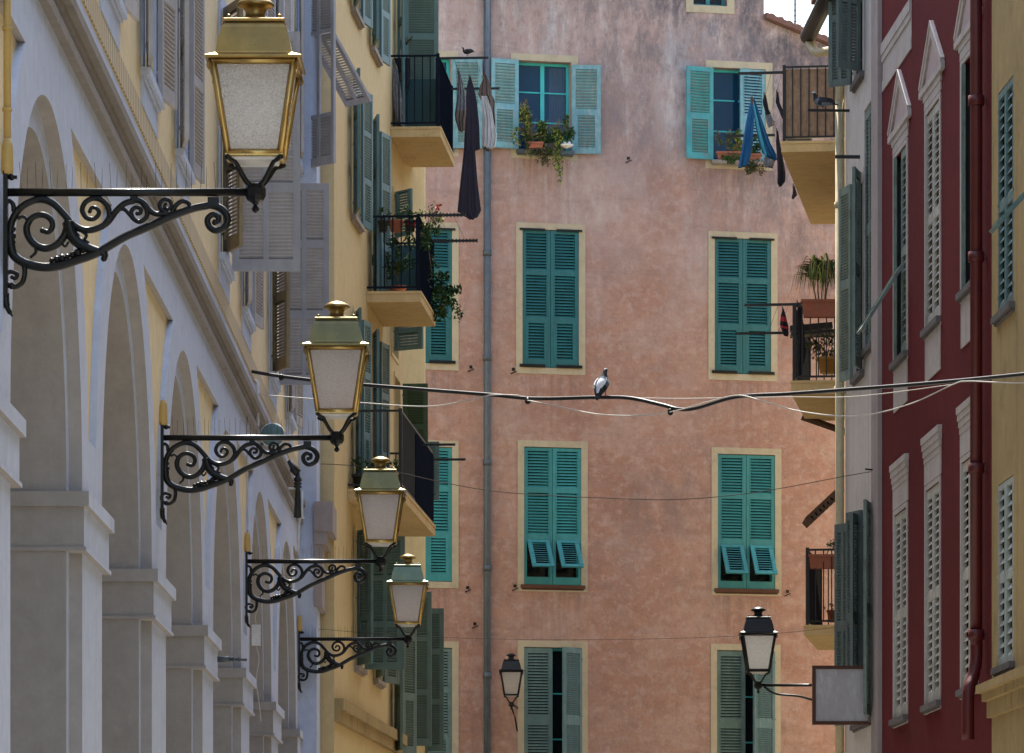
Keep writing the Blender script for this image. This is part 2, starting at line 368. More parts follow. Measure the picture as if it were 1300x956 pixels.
# ------------------------------------------------------------------ shutters, windows, walls
ST3 = [(.71, .975, .07), (.365, .67, .07), (.055, .32, .11)]     # three louvred panels, the lowest framed
ST2 = [(.50, .96, .07), (.06, .43, .07)]
def leaf_mb(w, h, panels=ST3, slat=.05, t=.038, cols=1, skip=None, sgn=1, rise=None):
    m = MB(); sw = .055; rise = rise or (.5 if slat > .07 else .6)
    def bx(x0, x1, y0, y1, z0, z1): m.box(min(sgn*x0, sgn*x1), max(sgn*x0, sgn*x1), y0, y1, z0, z1)
    y0, y1 = -t/2, t/2
    bx(0, sw, y0, y1, 0, h); bx(w-sw, w, y0, y1, 0, h)
    if cols == 2: bx(w/2-sw/2, w/2+sw/2, y0, y1, .04, h-.04)
    edges = sorted([(a*h, b*h) for a, b, _ in panels]); z = 0
    rails = []
    for a, b in edges: rails.append((z, a)); z = b
    rails.append((z, h))
    for a, b in rails: bx(sw, w-sw, y0+.003, y1-.003, a, b)
    for pi, (a, b, inset) in enumerate(panels):
        if pi == skip: continue
        ins = inset-.055
        spans = [(sw+ins, w-sw-ins)] if cols == 1 else [(sw+.005, w/2-sw/2), (w/2+sw/2, w-sw-.005)]
        if ins > 0:
            bx(sw, sw+ins, y0-.006, y1-.004, a*h, b*h); bx(w-sw-ins, w-sw, y0-.006, y1-.004, a*h, b*h)
        for (xa, xb) in spans:
            n = max(2, int((b-a)*h/slat)); d = (b-a)*h/n
            for k in range(n):
                z = a*h+k*d; j = random.uniform(-.002, .002)
                c = [(sgn*xa, y0+.004, z+j), (sgn*xb, y0+.004, z-j), (sgn*xb, y1-.006, z+rise*d), (sgn*xa, y1-.006, z+rise*d)]
                th = .009
                c2 = [(p[0], p[1], p[2]+th) for p in c]
                m.hexa(c+c2)
    # hinges straps
    for fz in (.08, .5, .92): bx(-.012, .05, y0-.008, y0+.001, fz*h-.012, fz*h+.012)
    return m
def shutter(par, x, z, w, h, ang, mat, sgn=1, y=-.02, panels=ST3, slat=.05, cols=1, flap=None, label=None, bat=False):
    """hinged at x; sgn=1 extends right when closed; ang degrees opened outwards"""
    if ang > 20 and mat not in ('turq', 'turq2'): slat = min(slat, .036)
    m = leaf_mb(w, h, panels, slat, cols=cols, skip=(len(panels)-1 if flap else None), sgn=sgn, rise=(.55 if mat in ('turq', 'turq2') else .82) if ang > 20 else None)
    o = m.build('shutter', M[mat], par, (x, y, z), (0, 0, R(-ang*sgn)))
    if label: o['label'] = label
    if flap:
        a, b, ins = panels[-1]
        fm = leaf_mb(w-.12, (b-a)*h, [(.08, .92, .07)], slat, sgn=sgn, cols=cols)
        # the flap is hinged on its top edge: shift geometry so the top edge is the origin
        fm.v = [(vx, vy, vz-(b-a)*h) for vx, vy, vz in fm.v]
        f = fm.build('shutter_flap', M[mat], par)
        f.matrix_local = Matrix.Translation((x, y, z)) @ Matrix.Rotation(R(-ang*sgn), 4, 'Z') @ Matrix.Translation((sgn*.06, -.03, b*h)) @ Matrix.Rotation(R(-flap), 4, 'X')
    return o

class Facade:
    def __init__(s, name, loc, rz, label, cat='building', group=None):
        s.e = tag(empty(name, loc, rz), label, cat, group); s.op = []
    def win(s, x0, x1, z0, z1, leaves=(), frame='turqf', pane='panedark', surround=.11, smat='cream', sill=None, rec=.16,
            mull=True, bars=2, door=False, curtain=False, top=None, bottom=None, shut=None, proud=.014, label=None, jamb_shade=None):
        s.op.append((x0, x1, z0, z1, rec+.22))
        fw = .05
        m = MB(); y0 = rec
        m.box(x0+.004, x0+fw, y0, y0+.05, z0+.004, z1-.004); m.box(x1-fw, x1-.004, y0, y0+.05, z0+.004, z1-.004)
        m.box(x0+fw, x1-fw, y0, y0+.05, z0+.004, z0+fw); m.box(x0+fw, x1-fw, y0, y0+.05, z1-fw, z1-.004)
        xm = (x0+x1)/2
        if mull: m.box(xm-.035, xm+.035, y0-.012, y0+.045, z0+fw, z1-fw)
        for k in range(bars):
            zz = z0+(z1-z0)*(k+1)/(bars+1)
            for a, b in (((x0+fw), xm-.035), (xm+.035, x1-fw)): m.box(a, b, y0+.006, y0+.03, zz-.012, zz+.012)
        w = m.build('window', M[frame], s.e)
        if label: w['label'] = label
        p = MB(); p.box(x0+.03, x1-.03, y0+.02, y0+.026, z0+.03, z1-.03); p.build('pane', M[pane], w)
        if jamb_shade:  # dark strips added on the reveals to paint the shade of the opening
            p = MB()
            for a, b in ((x0+.002, x0+.016), (x1-.016, x1-.002)): p.box(a, b, .012, rec+.198, z0+.004, z1-.004)
            p.build('jamb_shade_strip', M[jamb_shade], w)
        p = MB(); p.box(x0+.002, x1-.002, rec+.2, rec+.215, z0+.002, z1-.002); p.build('dark_backing', M['dark_room'], w)
        if curtain:
            p = MB(); n = 12; xa, xb = xm+.14, x1-.06
            for k in range(n):
                xx, xn = xa+(xb-xa)*k/n, xa+(xb-xa)*(k+1)/n; yy, yn = y0+.08+.02*(k % 2), y0+.08+.02*((k+1) % 2)
                p.face([(xx, yy, z0+.1), (xn, yn, z0+.1), (xn, yn, z1-.06), (xx, yy, z1-.06)])
            p.build('curtain', M['curtain'], w)
        if surround:
            q = surround; qt = top if top is not None else q; qb = bottom if bottom is not None else q
            m = MB(); e = .002
            m.box(x0-q, x0+e, -proud, e, z0-e, z1+e); m.box(x1-e, x1+q, -proud, e, z0-e, z1+e)
            m.box(x0-q, x1+q, -proud, e, z1+e, z1+qt)
            if qb: m.box(x0-q, x1+q, -proud, e, z0-qb, z0-e)
            m.build('surround', M[smat], w)
        if sill:
            sd, sm_, sx = sill
            m = MB(); m.box(x0-sx, x1+sx, -sd, rec-.002, z0-.06, z0+.003); m.box(x0-sx+.02, x1+sx-.02, -sd+.03, rec-.01, z0-.085, z0-.058)
            m.build('sill', M[sm_], w)
        wl = (x1-x0)/2
        for L in leaves:
            d = dict(L); side = d.pop('side'); ww = d.pop('w', wl-.004); hh = d.pop('h', z1-z0-.02); ang = d.pop('ang', 0); mt = d.pop('mat', shut); dz = d.pop('dz', .01)
            yy = d.pop('y', .02 if ang < 15 else -.05)
            if side == 'L': shutter(w, x0, z0+dz, ww, hh, ang, mt, 1, y=yy, **d)
            else: shutter(w, x1, z0+dz, ww, hh, ang, mt, -1, y=yy, **d)
        return w
    def wall(s, x0, x1, z0, z1, depth, mat, mb=None, name='wall', front=0.):
        m = mb or MB(); op = [o for o in s.op if o[0] > x0-.01 and o[1] < x1+.01 and o[3] < z1+.01]
        xs = sorted({x0, x1, *[o[0] for o in op], *[o[1] for o in op]}); zs = sorted({z0, z1, *[min(max(o[2], z0), z1) for o in op], *[min(max(o[3], z0), z1) for o in op]})
        for i in range(len(xs)-1):
            for j in range(len(zs)-1):
                cx, cz = (xs[i]+xs[i+1])/2, (zs[j]+zs[j+1])/2
                if any(o[0] < cx < o[1] and o[2] < cz < o[3] for o in op): continue
                if zs[j+1]-zs[j] < 1e-5: continue
                m.face([(xs[i], front, zs[j]), (xs[i+1], front, zs[j]), (xs[i+1], front, zs[j+1]), (xs[i], front, zs[j+1])])
        for a, b, c, d, r in op:
            m.face([(a, front, c), (a, front, d), (a, r, d), (a, r, c)]); m.face([(b, front, c), (b, r, c), (b, r, d), (b, front, d)])
            m.face([(a, front, c), (a, r, c), (b, r, c), (b, front, c)]); m.face([(a, front, d), (b, front, d), (b, r, d), (a, r, d)])
            m.face([(a, r, c), (a, r, d), (b, r, d), (b, r, c)])
        m.face([(x0, front, z0), (x0, front, z1), (x0, depth, z1), (x0, depth, z0)]); m.face([(x1, front, z0), (x1, depth, z0), (x1, depth, z1), (x1, front, z1)])
        m.face([(x0, front, z1), (x1, front, z1), (x1, depth, z1), (x0, depth, z1)]); m.face([(x0, depth, z0), (x0, depth, z1), (x1, depth, z1), (x1, depth, z0)])
        return m.build(name, M[mat], s.e)
    def balcony(s, x0, x1, z, d, rail='rail', slabmat='slab', th=.15, hgt=1.05, mat_panels=(), post=.045, bars=.11, skirt=None, thin=False):
        m = MB(); m.box(x0, x1, -d, -.002, z, z+th)
        m.box(x0-.01, x1+.01, -d-.01, -.002, z+th-.035, z+th+.002)
        sl = m.build('balcony', M[slabmat], s.e)
        r = MB(); zb = z+th+.06; zt = z+th+hgt
        xa, xb, yo = x0+.04, x1-.04, -d+.04
        for (p, q) in (((xa, -.01), (xa, yo)), ((xb, -.01), (xb, yo)), ((xa, yo), (xb, yo))):
            for zz in (zb, zt): r.box(min(p[0], q[0])-.014, max(p[0], q[0])+.014, min(p[1], q[1])-.014, max(p[1], q[1])+.014, zz-.014, zz+.014)
            L = math.hypot(q[0]-p[0], q[1]-p[1]); n = max(1, int(L/bars))
            for k in range(1, n):
                x = p[0]+(q[0]-p[0])*k/n; y = p[1]+(q[1]-p[1])*k/n; r.box(x-.008, x+.008, y-.008, y+.008, zb, zt)
        for (x, y) in ((xa, yo), (xb, yo)): r.box(x-post/2, x+post/2, y-post/2, y+post/2, z+th, zt+.03)
        r.build('railing', M[rail], sl)
        for side, mt in mat_panels:                       # cloth or reed screens tied to the railing
            k = MB()
            if side == 'front': k.box(xa, xb, yo+.02, yo+.035, zb, zt-.03)
            elif side == 'near': k.box(xa+.02, xa+.035, yo, -.02, zb, zt-.03)
            elif side == 'far': k.box(xb-.035, xb-.02, yo, -.02, zb, zt-.03)
            k.build('screen', M[mt], sl)
        return sl

# ==================================================================== SETTING
g = MB(); g.face([(-400, -300, 0), (400, -300, 0), (400, 900, 0), (-400, 900, 0)]); tag(g.build('ground', M['ground']), None, None, kind='structure')

# ---------------------------------------------------------------- pink building at the end of the street
TH = math.atan(.235); CT = math.cos(TH)
def pk(px, py):
    k = (px-PX)/F; Y = 82/(1-.235*k); return k*Y/CT, EYE+(PY-py)*Y/F
pink = Facade('apartment_building', (0, 82, 0), TH, 'tall pink plaster apartment house with teal shutters closing the end of the street')
def pwin(px0, py0, px1, py1, **kw):
    xa, _ = pk(px0, 500); xb, _ = pk(px1, 500); zt = pk((px0+px1)/2, py0)[1]; zb = pk((px0+px1)/2, py1)[1]
    return pink.win(xa, xb, zb, zt, **kw)
closed = lambda m, **k: [dict(side='L', mat=m, **k), dict(side='R', mat=m, **k)]
for (a, b, c, d) in ((504, 290, 574, 461), (663, 292, 735, 467), (907, 303, 979, 475)):
    w = pwin(a, b, c, d, leaves=closed('teal'), surround=.112)
    xa = pk(a, 500)[0]; xb = pk(c, 500)[0]; zb = pk((a+c)/2, d)[1]; zt = pk((a+c)/2, b)[1]
    m = MB()
    for (u, v) in ((xa-.05, xa+.40), (xb-.40, xb+.05)): m.box(u, v, -.05, .0, zb+.0, zb+.05); m.box(u, v, -.04, .0, zt-.02, zt+.015)
    m.build('shutter_bar', M['iron'], w)
pwin(504, 567, 574, 738, leaves=closed('teal2'), surround=.112)
for (a, b, c, d) in ((665, 568, 738, 743), (911, 577, 984, 748)):
    pwin(a, b, c, d, leaves=closed('teal2', flap=40 if a < 800 else 34), surround=.112, frame='teal2', bars=1, sill=(.05, 'rust', .06))
pwin(504, 822, 574, 996, leaves=closed('gteal'), surround=.112)
pwin(665, 822, 738, 996, leaves=[dict(side='L', mat='gteal', panels=ST2), dict(side='R', mat='gteal', panels=ST2, ang=38, y=.0)], surround=.112)
pwin(910, 826, 983, 1000, leaves=[dict(side='L', mat='gteal', panels=ST2), dict(side='R', mat='gteal', panels=ST2, ang=30, y=.0)], surround=.112)
STT = [(.50, .95, .07), (.07, .43, .10)]
pwin(505, 72, 573, 188, leaves=[dict(side='R', mat='turq', ang=172, panels=STT, y=-.06, w=.52)], surround=.12, pane='pane', sill=(.10, 'zinc', .03))
w_top = pwin(657, 78, 725, 192, leaves=[dict(side='L', mat='turq', ang=171, panels=STT, y=-.06, w=.50), dict(side='R', mat='turq', ang=172, panels=STT, y=-.06, w=.50, dz=-.03)],
             surround=.12, pane='pane', curtain=True, sill=(.13, 'zinc', .03), bottom=.14)
pwin(904, 87, 972, 205, leaves=[dict(side='L', mat='turq2', ang=172, panels=STT, y=-.06, w=.50, dz=.0), dict(side='R', mat='turq', ang=8, panels=STT, w=.48)],
     surround=.12, pane='pane', sill=(.10, 'stone', .03), mull=False, bars=2, bottom=.14)
pwin(880, -60, 923, 7, surround=.13, frame='teal2', leaves=[])
uL, uC, uR = -9., pk(970, 20)[0], pk(1135, 20)[0]
zc0, zc1 = pk(970, 25)[1], pk(1135, 92)[1]
# taller left block, lower right wing with a sloping verge, one continuous front
uS = pk(992, 300)[0]; zS = zc0+(zc1-zc0)*(uS-uC)/(uR-uC)
m = MB(); SK = pink.wall(uL, uS, 0, zS, 11, 'pink', mb=m)
m = MB()
m.face([(uL, 0, zS), (uC, 0, zS), (uC, 0, 21.5), (uL, 0, 21.5)]) if False else None
o_ = [q for q in pink.op if q[3] > zS]
zz0, zz1, xx0, xx1, rr = o_[0][2], o_[0][3], o_[0][0], o_[0][1], o_[0][4]
for (a, b, c, d) in ((uL, xx0, zS, 21.5), (xx1, uC, zS, 21.5), (xx0, xx1, zS, zz0), (xx0, xx1, zz1, 21.5)): m.face([(a, 0, c), (b, 0, c), (b, 0, d), (a, 0, d)])
m.face([(xx0, 0, zz0), (xx0, 0, zz1), (xx0, rr, zz1), (xx0, rr, zz0)]); m.face([(xx1, 0, zz0), (xx1, rr, zz0), (xx1, rr, zz1), (xx1, 0, zz1)])
m.face([(xx0, 0, zz0), (xx0, rr, zz0), (xx1, rr, zz0), (xx1, 0, zz0)]); m.face([(xx0, 0, zz1), (xx1, 0, zz1), (xx1, rr, zz1), (xx0, rr, zz1)])
m.face([(uC, 0, zS), (uC, 11, zS), (uC, 11, 21.5), (uC, 0, 21.5)]); m.face([(uL, 0, 21.5), (uC, 0, 21.5), (uC, 11, 21.5), (uL, 11, 21.5)])
m.face([(uL, 11, zS), (uL, 11, 21.5), (uC, 11, 21.5), (uC, 11, zS)]); m.face([(uL, 0, zS), (uL, 0, 21.5), (uL, 11, 21.5), (uL, 11, zS)])
m.face([(uC, 0, zS), (uS, 0, zS), (uC, 0, zc0)]); m.build('upper_wall', M['pink'], pink.e)
m = MB()
m.face([(uS, 0, 0), (uR, 0, 0), (uR, 0, zc1), (uS, 0, zS)])
m.face([(uR, 0, 0), (uR, 11, 0), (uR, 11, zc1), (uR, 0, zc1)])
m.face([(uC, 0, zc0), (uR, 0, zc1), (uR, 11, zc1), (uC, 11, zc0)])
m.build('wing_wall', M['pink'], pink.e)
m = MB(); n = 30
for k in range(n):
    t0, t1 = k/n, (k+1)/n
    a = (uC+(uR-uC)*t0, zc0+(zc1-zc0)*t0); b = (uC+(uR-uC)*t1, zc0+(zc1-zc0)*t1); lift = .018*(k % 2)
    m.hexa([(a[0], -.16, a[1]+.01), (b[0], -.16, b[1]+.01), (b[0], 11, b[1]+.01), (a[0], 11, a[1]+.01),
            (a[0], -.16, a[1]+.10+lift), (b[0], -.16, b[1]+.10+lift), (b[0], 11, b[1]+.10+lift), (a[0], 11, a[1]+.10+lift)])
m.build('roof', M['pink_roof'], pink.e)
# downpipe
pxp = pk(617, 400)[0]; m = MB(); m.tube([(pxp, -.09, 0), (pxp, -.09, 21.3)], .062, 12)
for py in (120, 322, 455, 588, 722, 858):
    z = pk(617, py)[1]; m.tube([(pxp, -.09, z-.05), (pxp, -.09, z+.05)], .078, 12); m.box(pxp-.02, pxp+.02, -.09, .0, z-.012, z+.012)
m.build('downpipe', M['zinc'], pink.e)
# shutter stays and hooks on the wall
for (a, b) in ((598, 470), (652, 473), (594, 750), (654, 748), (1000, 755), (798, 205), (603, 796)):
    x, z = pk(a, b); m = MB(); m.tube([(x-.045, -.03, z-.02), (x, -.05, z), (x+.045, -.03, z+.02)], .009, 6); m.tube([(x-.045, -.03, z-.02), (x-.045, .0, z-.02)], .011, 6); m.box(x-.03, x+.02, -.012, .001, z+.03, z+.08)
    m.build('shutter_hook', M['iron'], pink.e)
# antenna on the wing roof
x, z = pk(1030, 56); m = MB(); m.tube([(x, 1, z-.1), (x, 1, z+1.1)], .018, 6)
for k in range(5): m.tube([(x-.35+.06*k, 1, z+.55+.1*k), (x+.25-.05*k, 1, z+.62+.1*k)], .008, 5)
m.build('aerial', M['iron'], pink.e)

# ---------------------------------------------------------------- arcade building on the left (wall plane x=-2.9, local x is distance down the street)
D = 2.9; SP = 5.8; P0 = 26.07
arc = Facade('arcade_building', (-D, 0, 0), R(90), 'long grey arcade with round arches and yellow upper storeys along the left side')
ZC, RA, RI = 4.79, 2.175, 1.985
piers = [P0+SP*k for k in range(-4, 7)]
pier_w = 1.45
m = MB(); mi_ = MB(); TZ = 8.0
PZ = 7.05; RM = 2.645; ZB = 5.2
HP = 2.9-math.sqrt(RM**2-(PZ-ZC)**2); HB = 2.9-math.sqrt(RM**2-(ZB-ZC)**2)
def low(x, pc):                         # bottom of the wall above the springing at a distance from a pier centre
    d = 2.9-abs(x-pc)
    return None if d >= RA else ZC+math.sqrt(max(0, RA**2-d*d))
xs = sorted({*[round(-2.9+5.8*k/96, 5) for k in range(97)], -HP, HP, -HB, HB, -.725, .725, *[s*(.725+dd) for s in (-1, 1) for dd in (.01, .03, .07, .12)]})
for pc in piers:
    my = MB()
    for i in range(len(xs)-1):
        a, b = xs[i], xs[i+1]; mid = (a+b)/2
        def lo(x): return 4.79 if abs(x) <= .7251 and abs(mid) < .725 else (ZC+math.sqrt(max(0, RA**2-(2.9-abs(x))**2)) if abs(mid) > .725 else 4.79)
        la, lb = lo(a), lo(b)
        def plo(x):
            d = 2.9-abs(x); return ZB if abs(x) <= HB+1e-6 else ZC+math.sqrt(max(0, RM**2-d*d))
        A, B_ = pc+a, pc+b
        if abs(mid) < HP:
            pa, pb = min(plo(a), PZ), min(plo(b), PZ)
            m.face([(A, 0, la), (B_, 0, lb), (B_, 0, pb), (A, 0, pa)])
            m.face([(A, 0, PZ), (B_, 0, PZ), (B_, 0, TZ), (A, 0, TZ)])
            m.face([(A, 0, pa), (B_, 0, pb), (B_, .05, pb), (A, .05, pa)])
            mi_.face([(A, 0, PZ), (A, .05, PZ), (B_, .05, PZ), (B_, 0, PZ)])  # underside of the panel head in taupe, its shade painted in
            my.face([(A, .049, pa), (B_, .049, pb), (B_, .049, PZ), (A, .049, PZ)])
        else:
            m.face([(A, 0, la), (B_, 0, lb), (B_, 0, TZ), (A, 0, TZ)])
    my.build('spandrel_panel', M['yellow_arc'], arc.e)
    # pier shafts
    x0, x1 = pc-.725, pc+.725
    m.face([(x0, 0, 0), (x1, 0, 0), (x1, 0, ZC), (x0, 0, ZC)])
    mi_.box(x0-.0, x1+.0, .10, .101, 0, .001)
    # outer reveal (8 cm), street-facing rebate, deep inner jamb
    for sx, xo in ((-1, x0), (1, x1)):
        mi_.face([(xo, 0, 0), (xo, .085, 0), (xo, .085, ZC), (xo, 0, ZC)])
        m.face([(xo, .085, 0), (xo+sx*.19, .085, 0), (xo+sx*.19, .085, ZC), (xo, .085, ZC)])
        mi_.face([(xo+sx*.19, .085, 0), (xo+sx*.19, .95, 0), (xo+sx*.19, .95, ZC), (xo+sx*.19, .085, ZC)])
    # arch rings to the next pier
    ac = pc+2.9; na = 40
    for k in range(na):
        t0, t1 = math.pi*k/na, math.pi*(k+1)/na
        p = lambda r, t, y: (ac-r*math.cos(t), y, ZC+r*math.sin(t))
        mi_.face([p(RA, t0, 0), p(RA, t1, 0), p(RA, t1, .085), p(RA, t0, .085)], smooth=True)
        m.face([p(RA, t0, .085), p(RA, t1, .085), p(RI, t1, .085), p(RI, t0, .085)])
        mi_.face([p(RI, t0, .085), p(RI, t1, .085), p(RI, t1, .95), p(RI, t0, .95)], smooth=True)
y_end = piers[-1]+.75
# gallery behind the arches
gl = MB(); ya, yb = piers[0]-2.9, y_end
gl.face([(ya, 4.2, 0), (yb, 4.2, 0), (yb, 4.2, 7.2), (ya, 4.2, 7.2)]); gl.face([(ya, .95, 7.2), (yb, .95, 7.2), (yb, 4.2, 7.2), (ya, 4.2, 7.2)])
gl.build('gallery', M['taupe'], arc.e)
# the inner upper wall above the rear of the arches
for pc in piers:
    for i in range(48):
        a, b = -2.9+5.8*i/48, -2.9+5.8*(i+1)/48
        f = lambda x: ZC+math.sqrt(max(0, RI**2-(2.9-abs(x))**2)) if 2.9-abs(x) < RI else 4.79
        mi_.face([(pc+a, .95, f(a)), (pc+a, .95, 7.2), (pc+b, .95, 7.2), (pc+b, .95, f(b))])
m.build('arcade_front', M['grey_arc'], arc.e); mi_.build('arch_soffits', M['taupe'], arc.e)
# impost blocks and caps, one per pier; taupe sides carry painted shade
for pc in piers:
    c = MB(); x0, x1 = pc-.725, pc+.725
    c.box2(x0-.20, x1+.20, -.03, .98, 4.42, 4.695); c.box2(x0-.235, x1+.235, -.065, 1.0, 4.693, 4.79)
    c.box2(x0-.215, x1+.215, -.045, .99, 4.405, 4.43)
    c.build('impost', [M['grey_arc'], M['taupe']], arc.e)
# string course and cornice (underside shade put into their colour), frieze
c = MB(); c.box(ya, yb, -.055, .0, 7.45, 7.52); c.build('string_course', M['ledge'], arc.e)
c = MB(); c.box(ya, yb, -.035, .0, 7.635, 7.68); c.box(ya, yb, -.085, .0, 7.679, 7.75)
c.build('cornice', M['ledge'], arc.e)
c = MB(); c.box(ya, yb, -.012, .0, 8.02, 8.21); c.build('frieze', M['hatch'], arc.e)
# upper storeys
def arcwin(yc, z0, z1, leaves, hw=.55, apron=True):
    w = arc.win(yc-hw, yc+hw, z0, z1, leaves=leaves, frame='gsh2', pane='panedark', surround=.17, smat='grey_arc', sill=(.07, 'grey_arc', .18), rec=.12, bars=2, bottom=0, proud=.02)
    if apron and z0 < 9:
        c = MB(); c.box(yc-hw-.17, yc+hw+.17, -.02, .0, 8.21, z0-.088); c.build('apron', M['grey_arc'], w)
    return w
A3 = [(.72, .965, .07), (.37, .68, .07), (.05, .33, .07)]
def two(a1, a2, mat='gsh', m2=None, **k): return [dict(side='L', mat=mat, ang=a1, panels=A3, **k), dict(side='R', mat=m2 or mat, ang=a2, panels=A3, **k)]
for yc, l in ((29.6, two(174, 174)), (33.1, two(173, 174)), (36.6, two(174, 172)), (40.1, two(172, 174)),
              (45.7, [dict(side='L', mat='brownsh', ang=160, panels=A3), dict(side='R', mat='gsh', ang=92, w=.66, panels=A3, cols=2)]),
              (49.3, two(173, 173)),
              (54.5, [dict(side='L', mat='brownsh', ang=160, panels=A3), dict(side='R', mat='gsh', ang=90, w=.58, panels=A3, cols=2)]),
              (58.3, two(173, 173))):
    arcwin(yc, 8.5, 10.85, l)
for yc, l in ((51.6, two(173, 173)), (55.2, two(173, 172)), (57.6, [dict(side='L', mat='gsh', ang=172, panels=A3)])):
    arcwin(yc, 11.98, 14.25, l)
w = arcwin(60.8, 12.0, 14.3, [])
# half open shutter with the flap thrown out
shutter(w, 61.0, 12.02, .62, 2.28, 42, 'gsh', -1, y=-.06, panels=[(.76, .95, .07), (.05, .27, .07), (.29, .74, .06)], flap=38, cols=2)
shutter(w, 60.25, 12.02, .55, 2.28, 175, 'gsh', 1, y=-.06, panels=A3)
arc.wall(ya, yb, 8.0, 18., 9., 'yellow_arc')
c = MB(); c.box(yb-.75, yb+.35, -.23, .6, 0, 17.9); c.build('end_pilaster', M['grey_arc'], arc.e)
c = MB(); c.box(yb-.85, yb+.4, -.44, -.2, 7.36, 7.74); c.box(yb-.8, yb+.38, -.30, -.2, 6.4, 7.36); c.box(yb-.83, yb+.39, -.36, -.2, 7.2, 7.362); c.build('end_block', M['quoin'], arc.e)

# ---------------------------------------------------------------- yellow building with balconies, left, beyond the arcade
RB = math.atan2(1, .063); CB = math.cos(R(90)-RB)
yb_o = Vector((-2.49, 62, 0))
yel = Facade('yellow_building', yb_o, RB, 'ochre yellow apartment house with three balconies beyond the grey arcade on the left')
def B(Y): return (Y-62)/CB
def bwin(Ya, Yb, z0, z1, **k):
    return yel.win(B(Ya), B(Yb), z0, z1, smat='yellow', surround=.06, rec=.14, frame='bluegreen', **k)
def lv(a1, a2, mat='bluegreen', **k): return [dict(side='L', mat=mat, ang=a1, **k), dict(side='R', mat=mat, ang=a2, **k)]
bwin(64.2, 65.2, 11.95, 13.85, leaves=lv(168, 170), sill=(.08, 'stone', .1))
bwin(64.2, 65.2, 14.75, 16.7, leaves=lv(168, 170), sill=(.08, 'stone', .1))
bwin(66.9, 67.9, 14.75, 16.8, leaves=lv(168, 170), sill=(.08, 'stone', .1))
bwin(67.0, 67.9, 11.26, 13.75, leaves=lv(168, 168))
bwin(70.8, 71.7, 14.2, 16.6, leaves=[dict(side='L', mat='bluegreen', ang=165), dict(side='R', mat='dgreen', ang=98, w=.52)])
bwin(64.5, 65.3, 8.28, 10.7, leaves=lv(168, 170))
bwin(67.0, 67.9, 8.28, 10.75, leaves=[dict(side='L', mat='bluegreen', ang=168), dict(side='R', mat='bluegreen', ang=170)])
bwin(70.6, 71.5, 8.5, 10.6, leaves=[dict(side='R', mat='bottle', ang=88, w=.38)], sill=(.08, 'stone', .1))
bwin(70.4, 71.2, 12.6, 13.3, leaves=[dict(side='L', mat='bluegreen', ang=140, panels=ST2)], sill=(.05, 'stone', .05))
bwin(70.2, 71.2, 10.9, 11.5, leaves=[dict(side='L', mat='gteal', ang=120, panels=ST2)])
bwin(64.7, 65.6, 5.9, 7.75, leaves=[dict(side='L', mat='bluegreen', ang=150), dict(side='R', mat='dgreen', ang=86, w=.56, cols=2)], sill=(.08, 'stone', .1))
bwin(67.4, 68.4, 5.9, 7.75, leaves=lv(165, 160, 'dgreen'), sill=(.08, 'stone', .1))
bwin(70.3, 71.3, 5.0, 7.6, leaves=lv(165, 160, 'dgreen'))
yel.wall(0, B(72.3), 0, 18.5, 9., 'yellow')
c = MB(); c.box(0, B(72.3), -.12, -.002, 5.15, 5.3); c.box(0, B(72.3), -.07, -.002, 5.0, 5.15); c.build('string_course', M['yellow_old'], yel.e)
# the canted return wall that closes the building towards the pink house
xa = B(72.3); fr = MB()
yx = [(xa, 0), (xa+.75, -.24), (xa+1.0, -.24), (xa+1.0, 6)]
for (p, q) in zip(yx[:-1], yx[1:]): fr.face([(p[0], p[1], 0), (q[0], q[1], 0), (q[0], q[1], 18.4), (p[0], p[1], 18.4)])
fr.build('return_wall', M['yellow_pale'], yel.e)
for (x_, y_, z_, h_, w_, mt, pp) in ((xa+.22, -.10, 5.2, 2.35, .30, 'dgreen', A3), (xa+.93, -.27, 5.15, 2.2, .26, 'dgreen', A3), (xa+.80, -.27, 9.0, .9, .20, 'gteal', [(.08, .92, .07)])):
    w = MB(); w.box(x_-.02, x_+.02, y_-.01, y_+.06, z_-.04, z_+h_+.04); w = w.build('window', M[mt], yel.e)
    shutter(w, x_, z_, w_, h_, 90, mt, -1, y=y_, panels=pp)
bal1 = yel.balcony(B(70), B(72.6), 14.03, .74, 'railblue', th=.15, mat_panels=[('front', 'railblue')])
bal2 = yel.balcony(B(66.35), B(68.85), 11.08, .76, 'railblue', th=.15, mat_panels=[('front', 'railblue'), ('far', 'sheet')])
bal3 = yel.balcony(B(63.7), B(68.9), 8.05, .75, 'rail', th=.15, bars=.16)
c = MB(); c.box(B(65.9), B(68.85), -.735, -.722, 8.26, 9.2); c.build('screen', M['railblue'], bal3)
def bars(par, fac_o, x_list, y0, y1, z, r=.012, mat='rail', tooth=False):
    for x in x_list:
        c = MB(); c.box(x-.014, x+.014, y1, y0, z-.016, z+.016)
        if tooth:
            k = y1
            while k < y0: c.box(x-.02, x+.02, k, k+.02, z-.026, z+.026); k += .05
        c.build('drying_bar', M[mat], par)
bars(bal1, None, (B(70.1), B(72.5)), -.70, -1.44, 15.2)
bars(bal2, None, (B(66.45), B(68.75)), -.72, -1.38, 12.3, tooth=True)
bars(bal3, None, (B(66.9), B(68.8)), -.70, -1.20, 9.15)
for bl, xs_, zz, a, b in ((bal1, (-.92, -1.08, -1.24), 15.2, 70.1, 72.5), (bal2, (-1.0, -1.2), 12.3, 66.45, 68.75)):
    for y in xs_:
        c = MB(); c.tube([(B(a), y, zz+.016), (B((a+b)/2), y, zz-.0), (B(b), y, zz+.016)], .0022, 5); c.build('washing_line', M['dwire'], bl)
